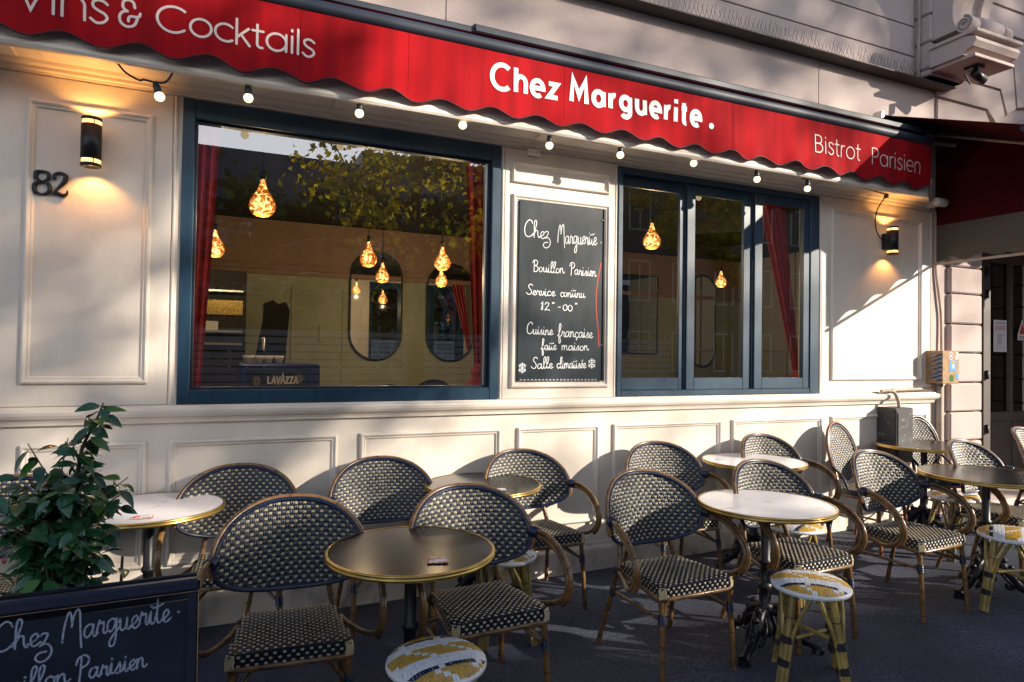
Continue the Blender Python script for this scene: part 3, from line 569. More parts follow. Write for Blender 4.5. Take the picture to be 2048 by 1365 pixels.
for r0, r1, y in ((.86, 1.0, -.06), (.76, .855, -.035)):
    vv = [];  nn = 25
    for i in range(nn):
        a = R(180-90*i/24)
        for rr in (r0, r1):
            for yy in (.02, y): vv.append((7.95+rr*math.cos(a), yy, 3.12+rr*math.sin(a)))
    ff = []
    for i in range(nn-1):
        o = i*4
        for a, b in ((0, 1), (1, 3), (3, 2), (2, 0)): ff.append((o+a, o+b, o+4+b, o+4+a))
    m.add(vv, ff, 'stone')
m.build('arch_moulding', sb)
# quoin pilaster left of the console
m = MB()
for z0, z1 in ((4.105, 4.16), (4.175, 4.405), (4.42, 4.66), (4.675, 4.92), (4.935, 5.18), (5.195, 5.45), (5.465, 5.9)): m.box(5.82, 6.30, -.125, .3, z0, z1, 'stone', .012)
m.box(5.835, 6.285, -.108, .25, 4.105, 5.9, 'stone_dark'); m.build('quoin_pilaster', sb)
m = MB(); m.tube([(5.79, -.03, 4.10), (5.79, -.03, 4.5), (5.80, -.03, 4.52), (5.795, -.03, 6)], .014, 'pipe', 6); m.build('wall_cable', sb)
# carved console
m = MB(); cx0, cx1 = 5.80, 6.42
m.box(cx0+.03, cx1-.03, -.50, -.126, 4.125, 4.155, 'stone', .004)
m.prism([(-.126, 4.155), (-.126, 4.31), (-.44, 4.31), (-.52, 4.28), (-.53, 4.245), (-.50, 4.205), (-.44, 4.185), (-.42, 4.155)][::-1], cx0, cx1, 'stone', 'yz')
m.box(cx0-.02, cx1+.02, -.545, -.126, 4.311, 4.345, 'stone', .006)
c = m.build('console', sb)
m = MB()
def spiral(cy, cz, r0, sgn=1):
    return [(cy+sgn*r0*(1-t*.72)*math.cos(4.2*math.pi*t+math.pi/2), cz+r0*(1-t*.72)*math.sin(4.2*math.pi*t+math.pi/2)) for t in np.linspace(0, 1, 60)]
for xa, xb, rr in ((cx0+.02, cx0+.13, .075), (cx0+.13, cx0+.17, .055), (cx0+.17, cx1-.17, .088), (cx1-.17, cx1-.13, .055), (cx1-.13, cx1-.02, .075)):
    m.lathe([(0, xa), (rr*.85, xa), (rr, xa+.012), (rr, xb-.012), (rr*.85, xb), (0, xb)], 'stone', (0, -.42, 4.425), 24, True, 'x')
sp = spiral(-.42, 4.425, .075); m.tube([(cx0+.012, a, b) for a, b in sp], .010, 'stone', 6)
m.build('scroll', c)
m = MB()   # swelling shaft rising behind the scrolls
pts = cat([(-.34, 4.42), (-.30, 4.55), (-.32, 4.75), (-.45, 4.98), (-.66, 5.16), (-.85, 5.3)], 6)
for xa, xb, off in ((cx0+.05, cx0+.17, 0), (cx0+.175, cx1-.175, .045), (cx1-.17, cx1-.05, 0)):
    poly = [(a+off, b) for a, b in pts]+[(-.12, 5.3), (-.12, 4.42)]; m.prism(poly, xa, xb, 'stone', 'yz')
m.build('bracket_shaft', c)
# recessed entrance
m = MB(); m.box(6.716, 12, -.1, 1.4, .06, .16, 'stone', .01); m.build('door_step', sb)
dr = MB(); DY = .55
dr.box(6.716, 7.70, DY+.02, DY+.06, .16, 3.0, 'doorpaint')
dr.box(7.702, 7.835, DY-.03, DY+.05, .16, 3.0, 'doorpaint', .006); dr.box(7.837, 10.4, DY-.028, DY+.05, 2.62, 3.0, 'doorpaint', .006)
dr.box(7.837, 10.4, DY, DY+.05, .16, .93, 'doorpaint', .004)
for x0, x1 in ((8.21, 8.27), (8.85, 9.02), (9.8, 10.4)): dr.box(x0, x1, DY-.02, DY+.05, .932, 2.618, 'doorpaint', .006)
for x0, x1 in ((7.88, 8.2), (8.28, 8.8)): dr.box(x0, x1, DY-.012, DY-.0005, .28, .82, 'doorpaint', .008)
door = dr.build('door', sb)
m = MB(); m.add([(7.837, DY+.02, .93), (9.8, DY+.02, .93), (9.8, DY+.02, 2.62), (7.837, DY+.02, 2.62)], [(0, 1, 2, 3)], 'doorglass'); m.build('pane', door)
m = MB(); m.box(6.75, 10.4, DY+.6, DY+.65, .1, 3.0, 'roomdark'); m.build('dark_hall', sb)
for z in (2.45, 2.2, 1.3, .7):
    m = MB(); m.lathe([(0, 0), (.014, 0), (.014, .10), (0, .10)], 'black', (7.75, DY-.045, z), 8); m.build('hinge', door)
m = MB()
m.tube([(6.10, -.03, .1), (6.10, -.03, 1.30)], .03, 'pipe', 12); m.tube(cat([(6.13, -.03, 1.60), (6.13, -.025, 1.9), (6.10, -.025, 2.1), (6.055, -.02, 2.4), (6.05, -.02, 2.9)], 6), .012, 'pipe', 8)
tag(m.build('drainpipe'), 'thin beige pipe running down the corner beside the limestone pier', 'pipe')
# ------------------------------------------------------------------ fittings on the front
# chalk menu board
mb_ = thing('menu_board', 'tall dark slate menu board with white handwriting between the two windows', 'chalkboard', (1.785, -.012, 1.33))
W_, H_ = .665, 1.21
m = MB(); m.box(0, W_, -.014, .004, 0, H_, 'slate', .003); m.build('slate', mb_)
m = MB(); m.box(W_-.012, W_+.004, -.022, -.0145, .0, H_, 'black', .002)
for z in (.25, 1.13): m.lathe([(0, -.004), (.006, -.004), (.006, 0), (0, 0)], 'steel', (W_-.02, -.016, z), 8, True, 'y')
m.build('edge_strip', mb_)
def onb(u, v, l): return (u, -.0146-l, v)
def wr(s, x0, x1, z, h, wd=.0050, sl=0.0):
    m = MB(); text(m, HAND, s, x0, x1, z, h, wd, onb, 'chalk', slope=sl, track=-.02, wob=.03); m.build('chalk_writing', mb_)
ZB = lambda px: H_*(1-(px-70)/1200.0)   # board-local height from the crop rows
wr('Chez', .035, .235, .965, .115, .0056); wr('Marguerite', .29, .60, .945, .125, .0056, .03); wr('.', .625, .65, .97, .09, .008)
wr('Bouillon', .105, .345, .738, .078); wr('Parisien', .39, .60, .733, .085)
wr('Service', .062, .275, .578, .072); wr('continu', .315, .51, .578, .072)
wr('12', .17, .242, .482, .062); wr('H', .252, .275, .505, .030, .005); wr('-', .30, .325, .488, .06); wr('00', .335, .415, .482, .066); wr('H', .432, .452, .508, .030, .005)
wr('Cuisine', .065, .262, .315, .078); wr('française', .30, .575, .302, .088)
wr('faite', .175, .29, .212, .075); wr('maison', .33, .545, .212, .075)
wr('*', .012, .072, .055, .075, .0055); wr('Salle', .105, .265, .085, .078); wr('climatisée', .295, .525, .088, .078); wr('*', .545, .61, .088, .075, .0055)
m = MB()
for i in range(22):
    x = .02+.0275*i; ribbon(m, cat([(x, .004), (x+.006, .012), (x+.014, .004)], 4), .003, lambda a, b: onb(a, b, 0), 'chalk')
m.build('chalk_marks', mb_); m = MB(); ribbon(m, cat([(.635, .83), (.615, .72), (.60, .60), (.605, .46), (.62, .36), (.628, .24)], 8), .007, lambda a, b: onb(a, b, .0003), 'red_tape')
m.build('red_streak', mb_)
# house number
hn = thing('house_number', 'black metal house number 82 on the left cream panel', 'house number', (-.885, -.009, 2.28)); hn.scale = (.95, 1, .92)
def on82(u, v, l): return (u, -.012-l, v)
for dig, x0 in (('8', 0.0), ('2', .078)):
    m = MB()
    def fat(st, wd):
        P = cat(st, 6); P[:, 0] += x0
        for y0 in (0,): ribbon(m, P, wd, lambda a, b: (a, -.014, b), 'black'); ribbon(m, P, wd, lambda a, b: (a, -.002, b), 'black')
        m.tube([(a, -.010, b) for a, b in P], [max(.004, q*.42) for q in np.interp(np.linspace(0, 1, len(P)), np.linspace(0, 1, len(wd)), wd)], 'black', 6)
    if dig == '8':
        fat([(.033, .130), (.008, .120), (.008, .088), (.033, .072), (.058, .088), (.058, .120), (.034, .130)], [.008, .020, .018, .008, .016, .018, .008])
        fat([(.033, .072), (.003, .055), (.003, .016), (.033, .002), (.064, .018), (.063, .056), (.034, .072)], [.008, .022, .020, .008, .020, .020, .008])
    else:
        fat([(.006, .096), (.010, .118), (.034, .130), (.058, .114), (.054, .082), (.026, .042), (.004, .008)], [.018, .012, .008, .022, .022, .012, .008])
        fat([(.004, .008), (.024, .014), (.046, .006), (.064, .014), (.068, .034)], [.008, .018, .020, .012, .006])
    m.build('digit', hn)
# wall lamps with real up and down light
def wall_lamp(x, z, label):
    t = thing('wall_lamp', label, 'lamp', (x, -.009, z), 0, 'up-and-down wall lamps')
    m = MB(); cy = -.085; r_ = .046
    m.lathe([(0, -.088), (r_, -.088), (r_, .088), (0, .088)], 'black', (0, cy, 0), 32); m.box(-.03, .03, -.045, 0, -.07, .07, 'black', .004); m.build('housing', t)
    for s in (1, -1):
        m = MB(); m.lathe([(r_-.002, s*.089), (r_-.002, s*.108)], 'lampglass', (0, cy, 0), 32); m.build('glass_band', t)
        m = MB(); m.lathe([(r_-.012, s*.109), (r_, s*.109), (r_, s*.124), (r_-.012, s*.124), (r_-.012, s*.109)], 'black', (0, cy, 0), 32)
        for a in range(4): 
            q = a*math.pi/2+.4; m.tube([(.044*math.cos(q), cy+.044*math.sin(q), s*.087), (.044*math.cos(q), cy+.044*math.sin(q), s*.112)], .0025, 'black', 5)
        m.build('end_ring', t)
        ld_ = bpy.data.lights.new('lamp_light', 'SPOT'); ld_.energy = 3.4; ld_.color = (1.0, .46, .12); ld_.spot_size = R(135); ld_.spot_blend = .6; ld_.shadow_soft_size = .012
        lo = bpy.data.objects.new('lamp_light', ld_); COL.objects.link(lo); lo.parent = t; lo.location = (0, cy, s*.10); lo.rotation_euler = (0 if s < 0 else math.pi, 0, 0)
    return t
wall_lamp(-.636, 2.553, 'black cylinder wall lamp glowing up and down above the house number')
wall_lamp(5.36, 2.553, 'black cylinder wall lamp on the right panel with a cable rising to the soffit')
m = MB(); m.tube(cat([(5.20, -.15, 2.93), (5.20, -.13, 2.90), (5.21, -.06, 2.82), (5.215, -.035, 2.72), (5.25, -.03, 2.62), (5.32, -.03, 2.56)], 6), .005, 'socket', 6); m.box(5.185, 5.215, -.165, -.135, 2.90, 2.932, 'socket', .004)
tag(m.build('lamp_cable'), 'thin black cable running from the soffit down to the right wall lamp', 'cable')
# festoon lights
st = thing('string_lights', 'black festoon cable with nine lit warm bulbs hanging under the awning soffit', 'string lights')
BU = [(-.321, 2.778), (.091, 2.842), (.67, 2.855), (1.284, 2.884), (1.869, 2.845), (2.402, 2.857), (3.015, 2.882), (3.604, 2.84), (4.118, 2.829)]
P = [(-.52, -.27, 2.93), (-.47, -.28, 2.87), (-.41, -.285, 2.84)]; by = -.285
for i, (x, z) in enumerate(BU):
    tilt = .30 if i == 0 else random.uniform(-.06, .06)
    tx, tz = x-.068*math.sin(tilt), z+.068*math.cos(tilt)
    P += [(tx-.05, by, tz+.004), (tx, by, tz), (tx+.05, by, tz+.012)]
    if i < len(BU)-1:
        x2 = BU[i+1][0]; P += [(tx+.10, -.265, 2.938), ((tx+x2)/2, -.262, 2.936), (x2-.10, -.265, 2.938)]
    b_ = MB(); Rm = lambda p: (x+(p[0]*math.cos(tilt)-p[2]*math.sin(tilt)), by+p[1], z+(p[0]*math.sin(tilt)+p[2]*math.cos(tilt)))
    def rl(mb, prof, k):
        t_ = MB(); t_.lathe(prof, k, (0, 0, 0), 20); mb.add([Rm(p) for p in t_.v], t_.f, k, True)
    rl(b_, [(0, .070), (.011, .070), (.014, .062), (.0155, .05), (.018, .048), (.0185, .022), (.017, .014), (.0, .014)], 'socket')
    sk = b_.build('bulb_socket', st)
    b_ = MB(); rl(b_, [(.0145, .016)]+[(.0245*math.sin(a), -.004+.0245*math.cos(a)) for a in np.linspace(.7, math.pi, 14)], 'bulb'); b_.build('bulb', sk)
P += [(4.20, -.27, 2.93), (4.7, -.22, 2.938), (5.19, -.16, 2.925)]
m = MB(); m.tube(cat(P, 5), .0055, 'socket', 6); m.build('cable', st)
# small devices
m = MB(); m.box(1.83, 1.925, -.05, -.0085, 2.845, 2.885, 'cream', .006); m.lathe([(0, -.055), (.012, -.053), (.014, -.05), (.014, -.048)], 'plastic', (1.90, 0, 2.864), 12, True, 'y')
tag(m.build('alarm_sensor'), 'small cream sensor box above the narrow panel between the windows', 'sensor')
cc = thing('security_camera', 'small white security camera at the right end of the soffit', 'camera', (5.93, -.12, 2.94))
m = MB(); m.box(-.03, .02, -.0, .11, -.03, .03, 'plastic', .006); m.build('bracket', cc)
m = MB(); t_ = MB(); t_.lathe([(0, -.08), (.032, -.08), (.038, -.07), (.038, .05), (.03, .06), (0, .06)], 'plastic', (0, -.03, 0), 20, True, 'x'); m.add(t_.v, t_.f, 'plastic', True); m.build('body', cc)
m = MB(); m.lathe([(0, .066), (.022, .066), (.030, .0605)], 'black', (0, -.03, 0), 16, True, 'x'); m.build('lens', cc)
eb = thing('meter_box', 'scuffed dark grey metal box on the cream wall behind the far table', 'box', (5.40, -.10, .0))
m = MB(); m.box(-.115, .115, -.085, .098, .62, 1.09, 'greybox', .010); m.box(-.095, .095, -.092, -.0855, .66, 1.05, 'greybox', .004); m.build('casing', eb)
m = MB(); m.tube(cat([(.02, -.02, 1.09), (.02, -.01, 1.15), (.01, .02, 1.215), (-.05, .04, 1.232), (-.12, .05, 1.228)], 6), .016, 'pipe', 10); m.tube([(.01, .04, 1.236), (.58, .06, 1.245)], .014, 'pipe', 10); m.build('conduit', eb)
kb = thing('utility_box', 'ochre utility box covered in stickers and blue graffiti on the corner', 'box', (6.06, -.06, 1.295))
m = MB(); m.box(-.12, .115, -.10, .06, 0, .30, 'ochrebox', .004); m.build('casing', kb)
def onk(u, v, l): return (u, -.1006-l, v)
def stk(poly, k, lift): 
    m = MB(); m.add([onk(a, b, lift) for a, b in poly], [tuple(range(len(poly)))], k); m.build('sticker', kb)
el = lambda cx, cz, a, b, n=18: [(cx+a*math.cos(2*math.pi*i/n), cz+b*math.sin(2*math.pi*i/n)) for i in range(n)]
stk(el(.0, .255, .032, .036), 'paper', .0003); stk(el(.0, .255, .026, .030), 'inkred', .0006); stk(el(.0, .255, .012, .016), 'paper', .0009)
stk([(-.02, .115), (.075, .12), (.075, .215), (-.02, .212)], 'bluestk', .0003); stk([(.005, .185), (.055, .187), (.055, .21), (.005, .208)], 'yellow_weave', .0006); stk([(.015, .142), (.045, .142), (.045, .175), (.015, .175)], 'paper', .0006)
stk(el(.01, .05, .032, .035), 'leaf_new', .0003); stk(el(.085, .065, .022, .03), 'bluestk', .0003); stk([(.055, .22), (.1, .225), (.105, .29), (.07, .285)], 'paper', .0003)
m = MB()
ribbon(m, cat([(.065, .23), (.09, .25), (.07, .265), (.1, .285)], 5), .006, lambda a, b: onk(a, b, .0008), 'black'); ribbon(m, cat([(-.10, .03), (-.05, .05), (-.09, .08)], 5), .008, lambda a, b: onk(a, b, .0004), 'ink')
m.build('graffiti', kb); m = MB()
for i in range(7):
    z = .02+i*.038; ribbon(m, cat([(-.10, z+.02), (-.02+.02*(i % 2), z), (-.09, z+.012), (-.0, z+.03), (.04, z+.018)], 5), .010, lambda a, b: (-.1206, -.02+a*.8, b), 'bluegraf')
m.build('graffiti', kb)
nt_ = thing('notice', 'white printed notice with round symbols taped inside the dark door pane', 'notice', (8.04, .538, 1.61))
m = MB(); m.box(-.12, .12, 0, .003, 0, .36, 'paper'); m.build('sheet_of_paper', nt_)
m = MB()
for i in range(3): ribbon(m, arc(-.065+.065*i, .27, .024, .024, 0, 350, 16), .007, lambda a, b: (a, -.0006, b), 'inkred'); ribbon(m, ln((-.08+.065*i, .255), (-.05+.065*i, .285)), .006, lambda a, b: (a, -.0009, b), 'inkred')
for i in range(9): ribbon(m, ln((-.06, .20-.014*i), (.02+.04*random.random(), .20-.014*i)), .005, lambda a, b: (a, -.0006, b), 'ink')
for i in range(3): ribbon(m, el(-.065+.065*i, .045, .016, .02), .005, lambda a, b: (a, -.0006, b), 'ink')
ribbon(m, ln((-.08, .325), (.08, .327)), .008, lambda a, b: (a, -.0006, b), 'ink'); m.build('print', nt_)
ws = thing('warning_sign', 'white warning sign with a red triangle on the far door pane', 'sign', (8.46, .538, 1.79))
m = MB(); m.prism([(-.09, -.04), (.09, -.04), (.09, .02), (0, .20), (-.09, .02)], 0, .003, 'paper', 'xz'); m.build('plate', ws)
m = MB(); m.add([(-.065, -.001, .03), (.065, -.001, .03), (0, -.001, .155)], [(0, 1, 2)], 'inkred'); ribbon(m, ln((-.07, .0), (.07, .0)), .01, lambda a, b: (a, -.001, b), 'ink'); ribbon(m, ln((-.07, -.02), (.05, -.02)), .008, lambda a, b: (a, -.001, b), 'ink'); m.build('print', ws)
fl = thing('floodlight', 'black floodlight hanging under the carved stone console', 'lamp', (6.05, -.36, 4.12))
m = MB(); m.box(-.05, .06, -.06, .06, -.02, .004, 'black', .004); m.tube([(0, 0, 0), (.02, -.02, -.07)], .02, 'black', 8); m.build('bracket', fl)
m = MB(); t_ = MB(); t_.lathe([(0, -.07), (.035, -.07), (.045, .05), (.0, .05)], 'black', (0, 0, 0), 16, True, 'x'); m.add([(p[0]+.04, p[1]-.02, p[2]-.09-.3*p[0]) for p in t_.v], t_.f, 'black', True); m.build('head', fl)
m = MB(); m.add([(-.16, -.02, -.10), (-.13, -.05, -.20), (-.085, -.03, -.17), (-.10, .0, -.085), (-.16, -.01, -.10), (-.13, -.04, -.20), (-.085, -.02, -.17), (-.10, .01, -.085)], [(0, 1, 2, 3), (7, 6, 5, 4), (0, 4, 5, 1), (1, 5, 6, 2), (2, 6, 7, 3), (3, 7, 4, 0)], 'black'); m.build('flap', fl)

# ------------------------------------------------------------------ furniture
def weave(mb, fn, u0, u1, v0, v1, du, dv, inside, hgt, side=1, kc='straw', kn='navy', pick=None):
    """woven cells: alternating over-strands along u (kc) and along v (kn), each strand an arched ridge"""
    nu = int(round((u1-u0)/du)); nv = int(round((v1-v0)/dv))
    for i in range(nu):
        for j in range(nv):
            a, b = u0+i*du, v0+j*dv
            if not inside(a+du/2, b+dv/2): continue
            horiz = (i+j) % 2 == 0
            if side < 0: horiz = not horiz
            k = kc if horiz else kn
            if pick: k = pick(i, j, horiz)
            vs = []; fs = []; hj = hgt*random.uniform(.7, 1.25); ja, jb = random.gauss(0, .03)*du, random.gauss(0, .03)*dv
            for q in (0, 1):
                o = len(vs)
                for s in (0, .5, 1):
                    for t in (0, .5, 1):
                        along = (0.12+.76*s) if horiz and not pick else 0.02+.96*s; across = (.23+.54*((q+.03+.94*t)/2)) if horiz and not pick else ((.06+.88*((q+.10+.80*t)/2)) if not pick else (q+.06+.88*t)/2)
                        h = hj*(.25+.75*math.sin(math.pi*s))*(1 if t == .5 else .25)
                        uu, vv = (along, across) if horiz else (across, along)
                        p, n = fn(a+ja+uu*du, b+jb+vv*dv); vs.append(p+n*(h*side+.0012*side))
                f4 = [(o+s*3+t, o+(s+1)*3+t, o+(s+1)*3+t+1, o+s*3+t+1) for s in (0, 1) for t in (0, 1)]
                fs += f4 if horiz == (side > 0) else [f[::-1] for f in f4]
            mb.add(vs, fs, k, True)
def nrm(fp):
    def fn(u, v):
        p = fp(u, v); e = 1e-3; a = fp(u+e, v)-p; b = fp(u, v+e)-p; n = np.cross(a, b); return p, n/(np.linalg.norm(n)+1e-12)
    return fn
def bamboo(mb, pts, r, k='bamboo', n=8, step=.17, dense=True):
    P = cat(pts, 6) if len(pts) > 2 else np.linspace(pts[0], pts[1], 8)
    mb.tube(P, r, k, n)
    L = np.concatenate([[0], np.cumsum(np.linalg.norm(np.diff(P, axis=0), axis=1))]); s = step*.6
    while s < L[-1]-.03:
        i = min(int(np.searchsorted(L, s)), len(P)-1); i = max(1, i); t = (s-L[i-1])/(L[i]-L[i-1]+1e-9); c = P[i-1]*(1-t)+P[i]*t; d = (P[i]-P[i-1]); d /= np.linalg.norm(d)
        rr = r if np.isscalar(r) else r[0]
        mb.tube([c-d*.003, c, c+d*.003], [rr*1.01, rr*1.10, rr*1.01], 'bamboo_node', n, False); s += step
def wrap(mb, c, d, r, ln_, k='navy', turns=5):
    c = np.array(c, float); d = np.array(d, float); d /= np.linalg.norm(d); n = turns*4+1
    mb.tube([c+d*ln_*(i/(n-1)-.5) for i in range(n)], [r*(1.0+.10*(i % 4 in (1, 2, 3))+.05*(i % 4 == 2)) for i in range(n)], k, 10)
def armchair(label):
    t = thing('bistro_armchair', label, 'chair', (0, 0, 0), 0, 'woven bistro armchairs on the terrace')
    # back panel: wide arched oval wrapped round the sitter
    A_, ZW = .288, .650
    def bz(zz): return .215+.30*(zz-.655)
    def bp(u, v): return np.array([u, bz(v)-1.25*u*u-.9*u**4, v])
    def outl(th, s=1.0):
        c, q = math.cos(th), math.sin(th); hh = .222 if q > 0 else .122
        return (A_*s*math.copysign(abs(c)**.86, c), ZW+hh*s*math.copysign(abs(q)**.86, q))
    def ins(u, v): 
        hh = .222 if v > ZW else .122; return (abs(u)/A_)**2.33+(abs(v-ZW)/hh)**2.33 < .97
    m = MB(); fn = nrm(bp)
    for side, off in ((1, -.003), (-1, .003)):
        vs = []; 
        for rr in np.linspace(0, 1, 7):
            for th in np.linspace(0, 2*math.pi, 49)[:-1]:
                u, v = outl(th, max(rr, .001)); p, n = fn(u, v); vs.append(p+n*(-off*0+(.0005 if side > 0 else -.0005)))
        fs = [(i*48+j, i*48+(j+1) % 48, (i+1)*48+(j+1) % 48, (i+1)*48+j) for i in range(6) for j in range(48)]
        m.add(vs, fs if side > 0 else [f[::-1] for f in fs], 'navyblack', True)
    # normal of bp: du x dv points to -y (front)
    weave(m, fn, -.306, .306, .522, .882, .0175, .018, ins, .0042, 1); weave(m, fn, -.306, .306, .522, .882, .0175, .018, ins, .0042, -1)
    back = m.build('backrest', t)
    m = MB(); rim = [bp(*outl(th, 1.0)) for th in np.linspace(0, 2*math.pi, 97)[:-1]]
    m.tube(rim, .0105, 'navy', 8, closed=True)
    for j in range(0, 96):   # braided edge
        p = np.array(rim[j]); q = np.array(rim[(j+1) % 96]); d = q-p; m.tube([p-d*.1+np.array([0, -.011, 0]), (p+q)/2+np.array([0, -.0125, .0]), q+d*.1+np.array([0, -.008, 0])], .0038, 'navy', 5, False)
    m.build('braided_rim', back)
    m = MB(); ths = np.linspace(R(-22), R(202), 60); bamboo(m, [bp(*outl(th, 1.045))+np.array([0, .005, 0]) for th in ths[::3]], .0105, 'bamboo', 8, .21); m.build('back_frame', t)
    # seat
    def so_(s, r=.05):   # outline of the seat, rounded trapezoid
        return s
    yf, yr, wf, wr = -.215, .175, .216, .175
    def hw(y): return wf+(wr-wf)*(y-yf)/(yr-yf)
    def sp_(u, v):
        e = max(0, (abs(u)/hw(v))-.80)/.2; f_ = max(0, (yf+.055-v)/.055); b_ = max(0, (v-yr+.055)/.055)
        return np.array([u, v, .452-.012*(1-min(1, (u/.2)**2))*.5-.010*e*e-.013*f_*f_-.008*b_*b_])
    m = MB(); fs_ = nrm(sp_)
    def sin_(u, v):
        if not (yf < v < yr and abs(u) < hw(v)): return False
        for sy, yy in ((1, yf), (-1, yr)):
            d = (v-yy)*sy; c = hw(v)-abs(u)
            if d < .03 and c < .03 and (.03-d)**2+(.03-c)**2 > .03**2: return False
        return True
    n = 24; vs = []
    for i in range(n+1):
        for j in range(n+1):
            y = yf+(yr-yf)*j/n; vs.append(sp_(hw(y)*(2*i/n-1)*.985, y)-np.array([0, 0, .0005]))
    m.add(vs, [(i*(n+1)+j, (i+1)*(n+1)+j, (i+1)*(n+1)+j+1, i*(n+1)+j+1) for i in range(n) for j in range(n)], 'navyblack', True)
    weave(m, fs_, -.228, .228, yf, yr+.006, .0152, .0155, sin_, .0036, 1)
    # front and side bands
    def band(pts, parity, k=0):
        P = np.array(pts, float); L = np.concatenate([[0], np.cumsum(np.linalg.norm(np.diff(P, axis=0), axis=1))])
        def bp2(u, v):
            i = min(max(int(np.searchsorted(L, u)), 1), len(P)-1); t_ = (u-L[i-1])/(L[i]-L[i-1]); c = P[i-1]*(1-t_)+P[i]*t_; return np.array([c[0], c[1], v])
        f2 = nrm(bp2); nn = int(L[-1]/.0152)
        weave(m, f2, 0, nn*L[-1]/nn, .394, .442, L[-1]/nn, .016, lambda u, v: True, .0036, 1)
        m.add([(p[0], p[1], z) for p in P for z in (.394, .446)], [(2*i, 2*i+2, 2*i+3, 2*i+1) for i in range(len(P)-1)], 'navyblack', True)
    cr = .03
    fl_ = [(-hw(yr)+.01, yr-.01), (-wf+.002, yf+cr), (-wf+.008, yf+.010), (-wf+cr, yf), (wf-cr, yf), (wf-.008, yf+.010), (wf-.002, yf+cr), (hw(yr)-.01, yr-.01)]
    band(fl_, 0)
    m.add([(-wf+.02, yf+.02, .396), (wf-.02, yf+.02, .396), (hw(yr)-.01, yr, .396), (-hw(yr)+.01, yr, .396)], [(0, 3, 2, 1)], 'navyblack')
    seat = m.build('seat', t)
    for s in (-1, 1):
        m = MB()
        for i in range(6): m.tube([(s*(wf-.024+.005*i), yf-.002+.002*i, .386), (s*(wf-.022+.005*i), yf-.006+.003*i, .415), (s*(wf-.024+.0045*i), yf+.0+.003*i, .440)], .0036, 'straw', 5)
        m.build('corner_binding', seat)
    m = MB(); m.tube([(x, y, .388) for x, y in fl_]+[(-hw(yr)+.01, yr, .388)], .011, 'bamboo', 8); m.build('seat_frame', t)
    # legs
    for s in (-1, 1):
        m = MB(); bamboo(m, [(s*.200, -.195, .40), (s*.214, -.230, .0)], .0135, 'bamboo', 8, .14); lg = m.build('leg', t)
        m = MB(); wrap(m, (s*.2038, -.2035, .292), (s*.014, -.035, -.4), .0165, .045); m.build('leg_wrap', lg)
        m = MB(); bamboo(m, [(s*.150, .215, .56), (s*.172, .180, .44), (s*.190, .190, .36), (s*.232, .285, .0)], .0135, 'bamboo', 8, .15); lg = m.build('leg', t)
        m = MB(); wrap(m, (s*.198, .206, .29), (s*.042, .095, -.36), .0165, .045); m.build('leg_wrap', lg)
    for s in (-1, 1):
        m = MB(); m.tube([(s*.200, .205, .292), (s*.205, -.205, .292)], .0085, 'bamboo', 8)
        m.tube(cat([(s*.203, -.203, .292), (s*.17, -.185, .315), (s*.11, -.11, .365), (s*.06, -.04, .384)], 5), .0085, 'bamboo', 8)
        m.tube(cat([(s*.197, .203, .292), (s*.165, .17, .315), (s*.10, .09, .365), (s*.05, .03, .384)], 5), .0085, 'bamboo', 8); m.build('stretcher', t)
    # arms: twin canes curling from the back down to the rear leg
    for s in (-1, 1):
        ar = [(s*.286, .095, .672), (s*.306, .035, .668), (s*.322, -.045, .650), (s*.330, -.125, .602), (s*.331, -.172, .535), (s*.326, -.165, .468), (s*.312, -.115, .418), (s*.275, -.03, .392), (s*.226, .07, .392), (s*.190, .175, .400)]
        m = MB(); bamboo(m, ar, .0115, 'bamboo', 8, .19)
        C0 = np.array([s*.30, .0, .50]); out = []
        for p in cat(ar, 4)[:24]:
            d = (p-C0)*np.array([.4, 1, 1]); d /= np.linalg.norm(d); out.append(p+d*.0225)
        bamboo(m, out[::3]+[out[-1]], .0115, 'bamboo', 8, .2); am = m.build('arm', t)
        m = MB(); wrap(m, (s*.296, .070, .682), (s*.03, -.08, -.006), .024, .045, 'navy', 5); m.build('arm_wrap', am); m = MB(); wrap(m, (s*.194, .165, .398), (s*-.02, .09, .004), .016, .03, 'navyblack', 4); m.build('arm_wrap', am)
    return t
AC = armchair('black and cream woven armchair pulled to the left side of the front dark table')
AC.location = (.262, -1.275, 0); AC.rotation_euler = (0, 0, R(-4.5))
G = 'woven bistro armchairs on the terrace'
for x, y, a, lab in ((1.055, -1.30, 2.5, 'woven armchair at the right of the front dark table, stool behind its arm'),
                     (2.066, -1.288, 1, 'woven armchair at the left of the sunlit white marble front table'),
                     (2.890, -1.297, 2, 'woven armchair behind the right side of the white marble front table'),
                     (3.835, -1.30, 2.5, 'woven armchair between the white marble front table and the dark right table'),
                     (-.90, -.37, 4, 'woven armchair half hidden behind the camellia at the left edge'),
                     (.08, -.375, -3, 'woven armchair by the wall, right of the marble table behind the camellia'),
                     (.85, -.365, -2, 'woven armchair by the wall under the blue coffee machine window'),
                     (1.775, -.365, 2, 'woven armchair by the wall right below the chalk menu board'),
                     (2.77, -.42, -6, 'woven armchair by the wall, left of the small white back table'),
                     (3.79, -.40, 3, 'woven armchair by the wall, right of the small white back table'),
                     (4.90, -1.22, 5, 'woven armchair tucked behind the dark table at right'),
                     (6.15, -.95, 8, 'woven armchair cut by the right edge in front of the door')):
    dup(AC, (x, y, gz(x)), R(a), lab)
